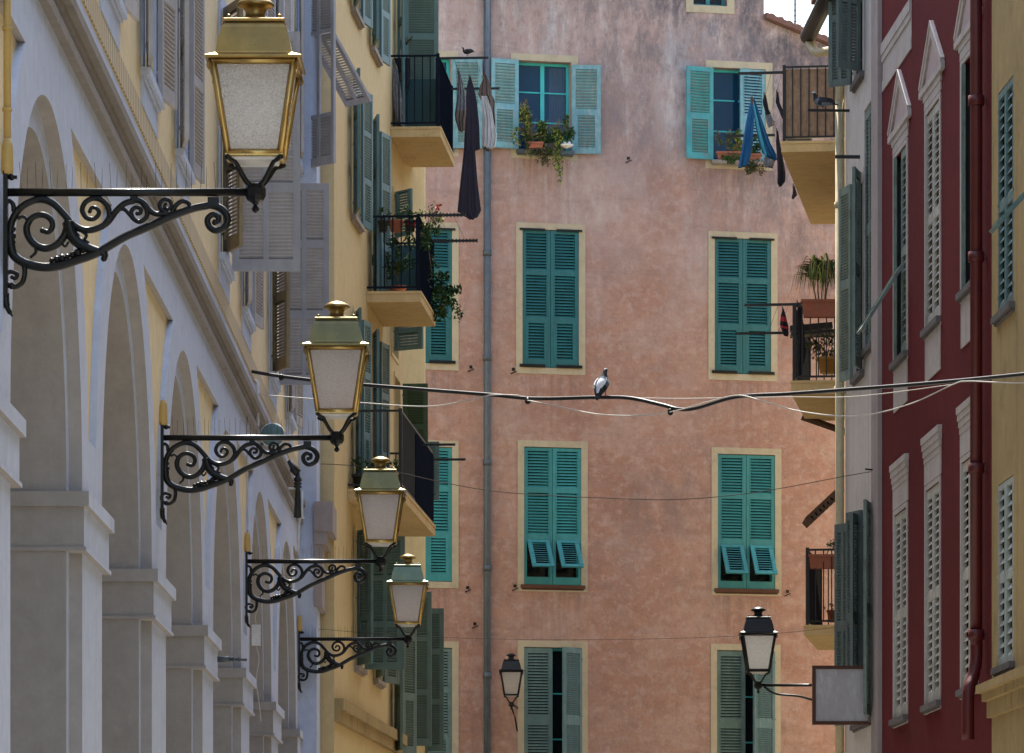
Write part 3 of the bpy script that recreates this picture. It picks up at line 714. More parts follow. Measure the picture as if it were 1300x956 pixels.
# green tin sheets inside the first balcony
c = MB(); n = 16
for k in range(n):
    x0 = -.08-.56*k/n; x1 = -.08-.56*(k+1)/n; c.box(B(70.75), B(70.77)+.01*(k % 2), x1, x0, 14.2, 15.02)
c.build('sheet_panel', M['sheet'], bal1)

# ---------------------------------------------------------------- right hand row
RR = math.atan2(-1, .0475); CR = math.cos(math.atan(.0475))
red = Facade('red_building', (6.82-.0475*46.9, 46.9, 0), RR, 'oxblood red house with white pediments over its louvred shutters on the right')
def s_(Y): return (46.9-Y)/CR
def rwin(f, Yc, hw, z0, z1, leaves, off=0, **k):
    d = dict(surround=.09, smat='trim', sill=(.06, 'sill_dark', .10), rec=.10, frame='greygreen', jamb_shade='blackplastic'); d.update(k)
    return f.win(s_(Yc)-hw-off, s_(Yc)+hw-off, z0, z1, leaves=leaves, **d)
RS = [(.52, .96, .07), (.05, .48, .07)]
def cl(mat, **k): return [dict(side='L', mat=mat, panels=RS, slat=.085, **k), dict(side='R', mat=mat, panels=RS, slat=.085, **k)]
def pediment(w, xc, z, hw=.92, h=.62):
    t = MB()
    def bar(p, q, wd, y0):
        d = (Vector(q)-Vector(p)).normalized(); n = Vector((-d.y, d.x))*wd
        c = [(p[0], y0, p[1]), (q[0], y0, q[1]), (q[0]+n.x, y0, q[1]+n.y), (p[0]+n.x, y0, p[1]+n.y)]
        t.hexa([(a, -.0, b) for a, _, b in c][:0] or [c[0], c[1], (c[1][0], .002, c[1][2]), (c[0][0], .002, c[0][2]), c[3], c[2], (c[2][0], .002, c[2][2]), (c[3][0], .002, c[3][2])])
    z1 = z+.20
    t.box(xc-hw*.72, xc+hw*.72, -.014, .002, z, z+.10); t.box(xc-hw*.76, xc+hw*.76, -.022, .002, z+.099, z1-.02)
    t.box(xc-hw, xc+hw, -.040, .002, z1-.02, z1+.05)
    bar((xc-hw, z1+.051), (xc, z1+h), -.10, -.034); bar((xc, z1+h), (xc+hw, z1+.051), -.10, -.035)
    bar((xc-hw+.02, z1+.10), (xc, z1+h+.05), -.05, -.046); bar((xc, z1+h+.05), (xc+hw-.02, z1+.10), -.05, -.047)
    t.build('pediment', M['trim'], w)
    t = MB(); t.face([(xc-hw*.7, -.012, z1+.06), (xc+hw*.7, -.012, z1+.06), (xc, -.012, z1+h-.12)]); t.build('tympanum', M['trim_pink'], w)
def entab(w, xc, z, hw=.66):
    t = MB()
    t.box(xc-hw, xc+hw, -.012, .002, z, z+.24)
    for k in range(4): t.box(xc-hw-.012*k, xc+hw+.012*k, -.018-.010*k, .002, z+.24+.07*k, z+.24+.07*k+.07+(.001 if k < 3 else 0))
    t.build('entablature', M['trim'], w)
for Yc, up, dn in ((48.4, [dict(side='L', mat='greygreen', panels=RS, slat=.085, ang=10, w=.2)], cl('wsh')),
                   (51.2, cl('wsh'), cl('wsh')),
                   (53.95, [dict(side='L', mat='greygreen', panels=RS, slat=.085, ang=12, w=.2), dict(side='R', mat='greygreen', panels=RS, slat=.085, flap=None)], cl('wsh'))):
    w = rwin(red, Yc, .55, 8.68, 11.02, up, top=.05)
    pediment(w, s_(Yc), 11.08)
    ap = MB(); ap.box(s_(Yc)-.6, s_(Yc)+.6, -.012, .002, 8.12, 8.59); ap.build('apron', M['trim'], w)
    w2 = rwin(red, Yc, .55, 4.6, 6.94, dn, top=.05, label='narrow louvred window')
    entab(w2, s_(Yc), 7.0)
    if Yc > 53:
        fm = leaf_mb(.5, .86, [(.08, .92, .07)], .085); fm.v = [(a, b, c-.86) for a, b, c in fm.v]
        f = fm.build('shutter_flap', M['greygreen'], w); f.matrix_local = Matrix.Translation((s_(Yc)-.05, -.03, 9.68)) @ Matrix.Rotation(R(-32), 4, 'X')
c = MB()                                 # painted white band under the upper storey
for (a, b, p) in ((12.0, 12.12, .014), (12.12, 12.34, .006), (12.34, 12.42, .02), (12.42, 12.55, .03)): c.box(s_(55.6), s_(53.0), -p, .002, a, b+.001)
c.build('white_band', M['trim'], red.e)
red.wall(s_(55.7), s_(46.92), 0, 17.5, 8., 'red')
xp = s_(47.25); c = MB(); c.tube([(xp, -.10, 4.95), (xp, -.10, 17)], .062, 12)
c.tube(spline([(xp, -.10, 5.0), (xp, -.10, 4.8), (xp+.05, -.14, 4.62), (xp+.14, -.20, 4.45), (xp+.14, -.20, 4.0)], 4), .062, 10)
for z in (10.35, 8.8, 6.7, 5.05): c.tube([(xp, -.10, z-.05), (xp, -.10, z+.05)], .082, 12); c.box(xp-.02, xp+.02, -.1, .0, z-.02, z+.02)
c.build('downpipe', M['redpipe'], red.e)
# pipe runs down beside the ledge of the neighbouring house
old = Facade('ochre_building', (6.82-.0475*46.9, 46.9, 0), RR, 'stained ochre house with whitish louvred shutters at the right edge')
OS = [(.5, .97, .06), (.04, .46, .06)]
def oc(mat): return [dict(side='L', mat=mat, panels=OS, slat=.095), dict(side='R', mat=mat, panels=OS, slat=.095)]
w = rwin(old, 45.95, .5, 8.09, 10.27, oc('gteal'), surround=0)
w = rwin(old, 45.95, .5, 4.66, 6.45, oc('wshg'), surround=0)
for Yc in (42.9, 39.6, 36.2):
    w = rwin(old, Yc, .5, 8.09, 10.27, oc('gteal'), surround=0)
    if Yc > 42:
        fm = leaf_mb(.5, .85, [(.08, .92, .07)], .085); fm.v = [(a, b, c-.85) for a, b, c in fm.v]
        f = fm.build('shutter_flap', M['gteal'], w); f.matrix_local = Matrix.Translation((s_(Yc)+.02, -.03, 8.98)) @ Matrix.Rotation(R(-42), 4, 'X')
    rwin(old, Yc, .5, 4.66, 6.45, oc('wshg'), surround=0)
old.wall(s_(46.88), s_(14), 0, 16, 8., 'yellow_old')
c = MB(); c.box(s_(46.88), s_(14), -.10, .0, 4.36, 4.44); c.box(s_(46.88), s_(14), -.16, .0, 4.439, 4.52); c.box(s_(46.88), s_(14), -.05, .0, 4.2, 4.361)
c.build('cornice', M['yellow_old'], old.e)
# white building between red house and far balconies
wh = Facade('white_building', (6.82-.0475*46.9, 46.9, 0), RR, 'narrow dirty white house with many half open shutters beside the red house')
def ww(Yc, z0, z1, leaves, **k): return rwin(wh, Yc, .42, z0, z1, leaves, frame='greygreen', surround=.05, smat='white_wall', **k)
GS = [(.52, .96, .06), (.05, .47, .06)]
ww(57.95, 12.6, 13.7, [dict(side='L', mat='gwh', panels=GS, ang=128, w=.32, h=1.7, cols=2), dict(side='R', mat='gwh', panels=GS, ang=132, w=.40, h=1.7, cols=2)])
ww(57.95, 9.0, 11.4, [dict(side='L', mat='greygreen', panels=GS, ang=168, w=.42), dict(side='R', mat='greygreen', panels=GS, ang=164, w=.42)])
ww(56.95, 9.2, 12.1, [dict(side='L', mat='greygreen', panels=GS), dict(side='R', mat='greygreen', panels=GS)])
ww(57.95, 4.75, 7.25, [dict(side='L', mat='gwh', panels=GS, ang=152, w=.34, cols=2), dict(side='R', mat='gwh', panels=GS, ang=160, w=.42)])
ww(56.9, 4.75, 7.3, [dict(side='L', mat='gwh', panels=GS, ang=162, w=.42), dict(side='R', mat='greygreen', panels=GS, ang=165, w=.4)])
wh.wall(s_(59.5), s_(56.35), 0, 13.95, 8., 'white_wall')
c = MB(); c.box(s_(56.35)+.001, s_(55.72), -.05, 7, 0, 14.5); c.build('quoin_strip', M['quoin'], wh.e)
c = MB(); c.box(s_(60.2), s_(57.4), -.35, 8, 13.96, 14.1); c.build('roof', M['pink_roof'], wh.e)
c = MB(); c.tube([(s_(61.0), -.30, 13.72), (s_(57.6), -.30, 13.78)], .105, 12); c.build('gutter', M['rail'], wh.e)
c = MB(); xq = s_(59.45); c.tube(spline([(s_(60.9), -.30, 13.62), (s_(60.5), -.24, 13.42), (s_(59.9), -.10, 13.32), (xq, -.07, 13.1), (xq, -.07, 12.6)], 5), .055, 10)
c.tube([(xq, -.07, 12.65), (xq, -.07, 0)], .055, 12)
for z in (11.3, 9.0, 6.7): c.tube([(xq, -.07, z-.04), (xq, -.07, z+.04)], .07, 12)
c.build('downpipe', M['creampipe'], wh.e)
c = MB(); c.box(s_(59.0)-.015, s_(59.0)+.015, -.52, .0, 12.39, 12.42); c.build('perch_bar', M['rail'], wh.e)
c = MB(); c.box(s_(57.9)-.015, s_(57.9)+.015, -.30, .0, 11.62, 11.66); c.build('perch_bar', M['rail'], wh.e)
# wall eye that holds the thin wire
c = MB(); c.tube([(s_(56.2), -.05, 7.65), (s_(56.2), -.14, 7.66)], .012, 6); c.build('wire_eye', M['iron'], wh.e)

# far right building with balconies
EX, EY = 4.02, 59.62
RE = math.atan2(-1, -.125); CE = math.cos(math.atan(.125))
ear = Facade('balcony_building', (EX, EY, 0), RE, 'ochre house with three stacked balconies in front of the pink wall, right')
def e_(Y): return -(Y-EY)/CE
for z in (13.4, 9.97, 6.53): ear.win(e_(69.4), e_(68.4), z, z+2.3, leaves=[dict(side='L', mat='dgreen', ang=160), dict(side='R', mat='dgreen', ang=160)], surround=.08, smat='yellow')
ear.wall(e_(79.5), e_(59.7), 0, 16.8, 6., 'yellow')
def ebal(Yn, Yf, z, X_near, mats, **k):
    wallx = EX+.125*(Yn-EY); d = (wallx-X_near)*CE
    return ear.balcony(e_(Yf), e_(Yn), z, d, 'rail', mat_panels=mats, **k)
be1 = ebal(66.8, 73.2, 13.28, 3.58, (('far', 'reed'),), th=.15)
be2 = ebal(66.8, 70.0, 9.87, 3.72, (), th=.19)
be3 = ebal(66.0, 69.0, 6.42, 3.86, (), th=.14)
def ebars(bl, Ys, X0, X1, z, lines=()):
    for Y in Ys:
        c = MB(); wx = EX+.125*(Y-EY)
        c.box(e_(Y)-.015, e_(Y)+.015, -(wx-X1)*CE, -(wx-X0)*CE, z-.018, z+.018); c.build('drying_bar', M['rail'], bl)
    for X in lines:
        p = [(e_(Y), -((EX+.125*(Y-EY))-X)*CE, z+.02) for Y in (Ys[0], Ys[-1])]; c = MB(); c.tube(p, .0022, 5); c.build('washing_line', M['dwire'], bl)
EZ1, EZ2 = 14.42, 11.15
ebars(be1, (66.9, 71.8), 3.75, 2.97, EZ1, (3.3, 3.45, 3.6)); ebars(be2, (66.9, 69.8), 3.85, 3.06, EZ2, (3.55, 3.7))
# dark timber flap awning below the second balcony and brace
P = [W(1029, 663, 66.5), W(1074, 621, 66.5)]
c = MB(); d = (P[1]-P[0]).normalized(); n = Vector((-d.z, 0, d.x))*.10
for k in range(9):
    a = P[0]+(P[1]-P[0])*k/9; b = P[0]+(P[1]-P[0])*(k+.7)/9
    c.hexa([a, b, b+Vector((0, .9, 0)), a+Vector((0, .9, 0)), a+n*.6, b+n*.6, b+n*.6+Vector((0, .9, 0)), a+n*.6+Vector((0, .9, 0))])
c.hexa([P[0]+n*.6, P[1]+n*.6, P[1]+n*.6+Vector((0, .9, 0)), P[0]+n*.6+Vector((0, .9, 0)), P[0]+n, P[1]+n, P[1]+n+Vector((0, .9, 0)), P[0]+n+Vector((0, .9, 0))])
aw = c.build('slatted_flap', M['wood']); aw.parent = ear.e; aw.matrix_parent_inverse = Matrix.LocRotScale(Vector((EX, EY, 0)), Matrix.Rotation(RE, 3, 'Z'), None).inverted()
inv_e = aw.matrix_parent_inverse.copy()
c = MB(); c.tube([W(1018, 529, 69.9), W(1075, 549, 69.9)], .05, 4); q = c.build('brace', M['wood']); q.parent = ear.e; q.matrix_parent_inverse = inv_e

# ==================================================================== STREET LAMPS
def cr1(x, y): return (x/4.553, 200+y/4.553)
def cr2(x, y): return (150+x/6.37, 200+y/6.37)
def lp(p): return ((p[0]-5)/228., (246-p[1])/228.)
def path(f, pts): return [Vector((lp(f(*p))[0], 0, lp(f(*p))[1])) for p in pts]
SC = []
SC.append((path(cr1, [(60, 470), (68, 385), (108, 312), (170, 268), (240, 250), (310, 275), (370, 335), (420, 392), (480, 424), (550, 422), (620, 385), (670, 320), (720, 275), (775, 258)]) +
           path(cr2, [(105, 358), (165, 358), (212, 385), (250, 432), (300, 465), (370, 468), (430, 470)]), .0165, .011))
SC.append((path(cr1, [(395, 370), (390, 410), (372, 462), (330, 510), (270, 532), (210, 515), (166, 465), (156, 410), (184, 360), (240, 338), (288, 358), (305, 400), (285, 437), (247, 430)]), .018, .011))
SC.append((path(cr1, [(60, 450), (75, 560), (140, 615), (250, 640), (350, 632), (450, 600), (560, 560)]) +
           path(cr2, [(50, 655), (200, 590), (350, 525), (450, 478), (600, 425), (700, 405), (760, 398), (840, 430), (885, 500), (860, 572), (795, 602), (738, 572), (722, 510), (765, 472), (808, 490), (806, 525), (780, 535)]), .020, .011))
SC.append((path(cr1, [(600, 400), (632, 350), (625, 295), (590, 255), (545, 244), (497, 265), (476, 310), (500, 355), (545, 362), (573, 330), (558, 300), (530, 300), (520, 320)]), .013, .008))
SC.append((path(cr2, [(190, 370), (235, 440), (222, 500), (170, 530), (122, 500), (106, 450), (140, 415), (182, 425), (180, 462), (155, 465)]), .011, .008))
SC.append((path(cr2, [(0, 430), (50, 430), (90, 470), (130, 515), (170, 530)]), .009, .008))
SC.append((path(cr2, [(395, 460), (345, 425), (336, 385), (372, 352), (418, 362), (430, 405), (402, 430), (376, 412), (384, 388)]), .010, .007))
SC.append((path(cr2, [(435, 465), (462, 405), (512, 367), (560, 374), (585, 412)]), .011, .009))
SC.append((path(cr1, [(125, 590), (145, 660), (130, 730), (85, 755), (38, 732), (30, 692), (60, 668), (100, 680), (92, 706), (72, 700)]), .012, .008))
SC.append((path(cr1, [(82, 320), (78, 280), (58, 258), (40, 272)]), .011, .008))
SC.append((path(cr1, [(104, 362), (140, 350), (168, 385)]), .008, .006)); SC.append((path(cr1, [(206, 522), (208, 556), (182, 582)]), .008, .006))
SC.append((path(cr1, [(396, 380), (415, 450), (455, 500), (520, 535), (600, 560), (602, 592)]), .028, .012))
SC.append((path(cr1, [(470, 430), (500, 455), (490, 480)]), .008, .006)); SC.append((path(cr1, [(360, 505), (378, 522), (395, 500)]), .006, .005))

def lantern(par, frame, roof, glassm, fin, s=1., cx=0., z=0.):
    """square tapering lantern, hub centre at (cx,0,z)"""
    def sc(v): return v*s
    f = MB(); ht, hb, zt, zb = .223*s, .145*s, .69*s, .197*s; bw = .0195*s
    T = [(cx+a*ht, b*ht, z+zt) for a, b in ((-1, -1), (1, -1), (1, 1), (-1, 1))]; Bt = [(cx+a*hb, b*hb, z+zb) for a, b in ((-1, -1), (1, -1), (1, 1), (-1, 1))]
    for i in range(4):
        f.tube([T[i], Bt[i]], bw, 4); j = (i+1) % 4
        f.tube([T[i], T[j]], bw, 4); f.tube([Bt[i], Bt[j]], bw*1.05, 4)
    f.lathe([(hb+.012*s, zb*1-.018*s), (hb+.012*s, zb-.005*s)], sq=True, c=(cx, 0, z))
    fo = f.build('lantern_frame', M[frame], par)
    for i in range(4):
        j = (i+1) % 4; g = MB(); e = .975
        q = [Bt[i], Bt[j], T[j], T[i]]; q = [(cx+(p[0]-cx)*e, p[1]*e, p[2]) for p in q]; q2 = [(cx+(p[0]-cx)*.965, p[1]*.965, p[2]) for p in q]
        g.hexa([q[0], q[1], q2[1], q2[0], q[3], q[2], q2[2], q2[3]])
        g.build('glass_panel', M[glassm], fo)
    g = MB(); g.lathe([(hb*.85, zb-.035*s), (hb*.9, zb-.019*s)], sq=True, c=(cx, 0, z)); g.build('base_tray', M['white'], fo)
    r = MB(); r.lathe([(sc(a), sc(b)) for a, b in ((.262, .700), (.266, .708), (.266, .716), (.215, .738), (.210, .745), (.196, .82), (.178, .885), (.157, .918))], sq=True, c=(cx, 0, z))
    r.lathe([(sc(a), sc(b)) for a, b in ((.166, .919), (.170, .925), (.170, .935), (.160, .939))], sq=True, c=(cx, 0, z))
    for a in (-1, 1):
        for b in (-1, 1):
            r.ball((cx+a*.14*s, b*.14*s, z+.95*s), .013*s); r.tube([(cx+a*.235*s, b*.235*s, z+.70*s), (cx+a*.25*s, b*.25*s, z+.66*s), (cx+a*.24*s, b*.24*s, z+.64*s)], .008*s, 6)
    ro = r.build('roof', M[roof], par)
    n = MB(); n.lathe([(sc(a), sc(b)) for a, b in ((.135, .938), (.12, .95), (.075, .965), (.058, .978), (.055, 1.0), (.062, 1.01), (.066, 1.022), (.095, 1.028), (.105, 1.036), (.105, 1.042), (.09, 1.06), (.06, 1.075), (.02, 1.086), (.004, 1.087))], 20, (cx, 0, z))
    n.build('finial', M[fin], ro)
    h = MB(); h.lathe([(sc(a), sc(b)) for a, b in ((.004, -.115), (.018, -.105), (.022, -.09), (.010, -.072), (.02, -.06), (.045, -.045), (.058, -.02), (.058, .02), (.048, .04), (.03, .05), (.01, .055))], 8, (cx, 0, z), smooth=False)
    ho = h.build('hub', M['iron'], par)
    for a in (-1, 1):
        for b in (-1, 1):
            g = MB(); g.tube(spline([(cx+a*.14*s, b*.14*s, z+.195*s), (cx+a*.135*s, b*.135*s, z+.165*s), (cx+a*.105*s, b*.105*s, z+.15*s), (cx+a*.075*s, b*.075*s, z+.10*s), (cx+a*.05*s, b*.05*s, z+.06*s), (cx+a*.02*s, b*.02*s, z+.03*s)], 4), .013*s, 7)
            g.ball((cx+a*.145*s, b*.145*s, z+.175*s), .018*s); g.build('support_arm', M['iron'], ho)

def scroll_lamp(loc):
    e = empty('street_lamp', loc)
    b = MB(); b.tube([(0, 0, 0), (1.36, 0, 0)], .023, 12); br = b.build('bracket_bar', M['iron'], e)
    s = MB()
    for pts, r0, r1 in SC:
        q = spline(pts, 5); n = len(q); s.tube(q, [1.28*(r0+(r1-r0)*(k/(n-1))**1.6) for k in range(n)], 8, flat=1.1)
        s.ball(q[-1], r1*1.5)
    for k, (x, y) in enumerate([(300, 610), (330, 603), (360, 597), (390, 588), (420, 578), (450, 566), (480, 555), (75, 430), (72, 470), (78, 505), (410, 440), (440, 470), (470, 495), (500, 510), (640, 360), (655, 340), (590, 415)]):
        u, z = lp(cr1(x, y)); s.ball((u, 0, z+.008), .015+.004*(k % 3), 6)
    u0, z0 = lp(cr2(725, 340)); u1, z1 = lp(cr2(815, 415)); s.box(u0, u1, -.02, .02, z1, z0+.004)
    u0, z0 = lp(cr2(100, 330)); u1, z1 = lp(cr2(160, 350)); s.box(u0, u1, -.015, .015, z1, z0+.003)
    s.build('scrollwork', M['iron'], br)
    p = MB(); p.box(.0, .024, -.028, .028, -.575, .12); p.tube(spline([(.012, 0, -.56), (.014, 0, -.62), (.03, 0, -.66), (.05, 0, -.69)], 4), [.02]*6+[.014]*4+[.006]*3, 6)
    for z in (.085, -.52): p.tube([(.01, 0, z), (.075, 0, z)], .012, 6); p.ball((.045, 0, z), .02, 6)
    p.build('wall_plate', M['iron'], br)
    k = MB()
    for i in range(15):
        x = .10+.083*i; k.tube([(x, -.01, .02), (x+random.uniform(-.01, .01), -.05, .155+random.uniform(-.01, .01))], .0012, 4); k.tube([(x+.03, .01, .02), (x+.03, .05, .15)], .0012, 4)
    k.build('bird_spikes', M['dwire'], br)
    c = MB(); c.lathe([(.03, .10), (.035, .12), (.032, .25), (.022, .30)], 10, (.02, 0, 0)); c.build('conduit', M['conduit'], e)
    lantern(e, 'brass_f', 'brass', 'lampglass', 'brass', cx=1.40)
    return e
lampY = (26.45, 37.85, 49.3, 60.75)
lab = ('nearest brass lantern on a black scrolled bracket, at top left', 'second brass lantern from the left, in front of the grey shutters',
       'third brass lantern, overlapping the long yellow balcony', 'smallest and farthest brass lantern, in front of green shutters')
L0 = scroll_lamp((-D, lampY[0], 5.99))
def riser(par, h, r, mat):
    c = MB(); c.tube([(.02, .0, .28), (.02, .0, h)], r, 8)
    for k in range(1, int(h/.45)+1): c.tube([(.02, 0, .45*k), (.02, 0, .45*k+.02)], r*1.35, 8)
    c.build('riser_pipe', M[mat], par)
lamps = [L0]
for i in (1, 2, 3):
    c = copy_tree(L0); c.location = (-D, lampY[i], (5.93, 5.96, 5.98)[i-1]); lamps.append(c)
def setm(o, name, mat):
    if o.name.split('.')[0] == name:
        o.material_slots[0].link = 'OBJECT'; o.material_slots[0].material = M[mat]
    for ch in o.children: setm(ch, name, mat)
riser(L0, 1.6, .021, 'conduit'); riser(lamps[2], 1.5, .009, 'gsh')
for i, l in enumerate(lamps):
    tag(l, lab[i], 'street lamp', 'brass street lamps along the arcade')
    if i:
        setm(l, 'glass_panel', 'lampglass2'); setm(l, 'roof', ('brass2', 'brass2', 'brass3')[i-1])
# black lamps
e = tag(empty('street_lamp', (3.23, 66, 5.72)), 'black lantern with bright white glass on an arm from the right', 'street lamp')
b = MB(); b.tube([(0, 0, -.0), (1.55, 0, 0)], .02, 8); b.build('bracket_bar', M['iron'], e)
b = MB(); b.tube(spline([(.08, 0, -.02), (.25, 0, -.12), (.6, 0, -.16), (1.0, 0, -.3), (1.45, 0, -.5)], 5), .016, 6); b.build('scrollwork', M['iron'], e)
lantern(e, 'iron', 'iron', 'lampglass3', 'iron')
e = tag(empty('street_lamp', (-.24, 81, 6.33)), 'small dark lantern in front of the pink wall beside the lowest shutters', 'street lamp')
b = MB(); b.tube([(0, 0, 0), (.1, .95, 0)], .02, 8); b.build('bracket_bar', M['iron'], e)
b = MB(); b.tube(spline([(.0, .05, -.02), (.04, .3, -.14), (.06, .6, -.18), (.1, .93, -.4)], 5), .014, 6); b.build('scrollwork', M['iron'], e)
lantern(e, 'iron', 'iron', 'lampglass2', 'iron', s=.8)

# ==================================================================== CABLES
def Yc(px): return 50.2+(px-318)*(42-50.2)/(1360-318)
def cable(name, pts, r, mat, label, cat='cable', yoff=0., clamps=(), ends=None):
    P3 = [W(x, y, (Yc(x) if ends is None else ends[0]+(ends[1]-ends[0])*(x-pts[0][0])/(pts[-1][0]-pts[0][0]))+yoff) for x, y in pts]
    m = MB(); m.tube(spline(P3, 8), r, 8)
    o = m.build(name, M[mat]); tag(o, label, cat)
    for x, y in clamps:
        c = MB(); p = W(x, y, Yc(x)-.02); c.ball(p, (.03, .03, .035), 8); c.build('cable_clamp', M['iron'], o)
    return o
main = [(316, 471), (352, 477), (400, 483), (455, 488), (530, 494), (620, 501), (680, 506), (760, 504.5), (800, 505.5), (840, 514), (862, 519.5), (885, 518), (935, 504), (1000, 500), (1070, 495), (1150, 489), (1230, 482), (1300, 475), (1366, 468)]
cable('power_cable', main, .019, 'cable', 'thick sagging black cable spanning the street with a pigeon on it', clamps=((357, 479), (670, 509), (851, 523)))
wl = [(316, 500), (380, 505), (455, 511), (540, 516), (590, 509), (625, 501.5), (660, 502)]
cable('thin_wire', wl, .0055, 'wire', 'pale thin wire looping below the black cable at its left end', yoff=-.03)
cable('thin_wire', [(668, 508), (700, 514), (760, 526), (820, 527), (860, 521), (895, 511), (935, 502), (965, 508), (1010, 521), (1065, 528), (1110, 525), (1160, 511), (1210, 488), (1230, 484), (1300, 486), (1366, 478)], .0055, 'wire', 'pale thin wire swinging below the black cable on the right half', yoff=-.05)
cable('thin_wire', [(800, 505), (860, 506), (930, 505), (1010, 504), (1090, 503), (1210, 488)], .004, 'wire', 'straight pale wire just above the sag of the black cable', yoff=.05)
cable('thin_wire', [(407, 589), (430, 590), (480, 594), (560, 612), (640, 625), (760, 632), (860, 634), (960, 625), (1070, 605), (1116, 597)], .0045, 'dwire', 'thin dark wire crossing in front of the lower teal shutters', ends=(61.5, 56.3))
cable('thin_wire', [(386, 797), (500, 806), (620, 811), (760, 812), (900, 809), (1010, 802), (1110, 790)], .0025, 'dwire', 'faint thin wire crossing low in front of the pink wall', ends=(61.6, 56.5))

# fittings on the arcade wall
def T(o, *a, **k): return tag(o, *a, **k)
e = empty('junction_box', (-D+.06, 50.2, 5.25)); T(e, 'small white junction box hanging under the third lamp bracket', 'junction box')
b = MB(); b.box(-.045, .045, -.03, .03, -.10, .12); b.box(-.05, .05, -.034, .034, .02, .03); b.build('housing', M['white'], e)
b = MB(); b.tube(spline([(0, 0, .12), (-.01, 0, .2), (.02, .0, .3)], 4), .006, 5); b.tube(spline([(0, 0, -.1), (.03, 0, -.25), (.0, 0, -.45), (.03, 0, -.7), (.05, 0, -.9)], 4), .006, 5); b.build('lead', M['wire'], e)
e = empty('wall_fitting', (-D+.12, 60.1, 7.45)); T(e, 'dark ribbed cable gland on the grey wall behind the second lamp bracket', 'cable fitting')
e.location = W(378, 620, 57.0)
b = MB(); b.lathe([(.02, -.36), (.05, -.35), (.035, -.1), (.03, 0), (.05, .01), (.05, .03), (.03, .035), (.05, .05), (.05, .07), (.03, .075), (.05, .09), (.05, .11), (.03, .14), (.025, .2)], 10); b.tube([(0, 0, .18), (-.12, 0, .32)], .05, 6); b.build('gland', M['blackplastic'], e)
b = MB(); b.tube([(.05, 0, -.03), (.05, 0, -.34), (.02, 0, -.36), (.0, 0, -.8)], .015, 8); b.tube([(-.06, .0, -.35), (.08, 0, -.35)], .012, 6); b.tube([(-.2, 0, 0), (0, 0, 0)], .015, 6); b.build('conduit', M['white'], e)
e = empty('satellite_dish', W(346, 556, 51.2)); T(e, 'greenish domed dish behind the middle of the second lamp bracket', 'satellite dish')
b = MB(); b.lathe([(.004, .030), (.06, .022), (.10, .006), (.125, .0), (.125, .012), (.10, .018), (.004, .04)], 24); o = b.build('dish', M['gteal'], e); o.rotation_euler = (R(84), 0, 0); o.location = (0, 0, .03)
b = MB(); b.tube([(.127*math.cos(a*math.pi/12), .127*math.sin(a*math.pi/12), 0) for a in range(25)], .009, 6); b.build('rim', M['white'], o)
b = MB(); b.tube([(0, .0, .0), (-.22, .05, -.12)], .014, 6); b.build('mount', M['dwire'], e)
c = MB(); pts = [W(320, 480, 50.8), W(327, 486, 50.8), W(327, 540, 50.8), W(320, 552, 50.8), W(320, 600, 50.8)]
c.tube(pts, .02, 8); o = c.build('drain_tube', M['white']); T(o, 'short white tube clipped to the arcade wall above the second bracket', 'tube')
c = MB(); p = W(276, 837, 43.6); c.tube([p, p+Vector((.12, 0, 0))], .028, 8); c.tube([p+Vector((.12, 0, 0)), p+Vector((.27, 0, -.005))], .014, 8); c.ball(p+Vector((.2, 0, 0)), .022); c.ball(p+Vector((.15, 0, 0)), .022)
o = c.build('pipe_stub', M['zinc']); T(o, 'short grey pipe stub sticking out at the impost under the third lamp', 'pipe')

# framed sign board, right
e = empty('sign_board', W(1069, 920, 56.6)); T(e, 'blank framed acrylic sign panel sticking out from the white house, bottom right', 'sign')
hw, hh = .355, .70
b = MB()
for (x0, x1, z0, z1) in ((-hw, -hw+.04, 0, hh), (hw-.04, hw, 0, hh), (-hw+.04, hw-.04, 0, .04), (-hw+.04, hw-.04, hh-.04, hh)): b.box(x0, x1, -.05, .05, z0, z1)
b.build('frame', M['rust'], e)
b = MB(); b.box(-hw+.035, hw-.035, -.03, .03, .035, hh-.035); b.build('face_panel', M['signglass'], e)
b = MB(); b.box(hw, hw+.12, -.02, .02, .1, .13); b.box(hw, hw+.12, -.02, .02, hh-.15, hh-.12); b.build('wall_arm', M['rust'], e)

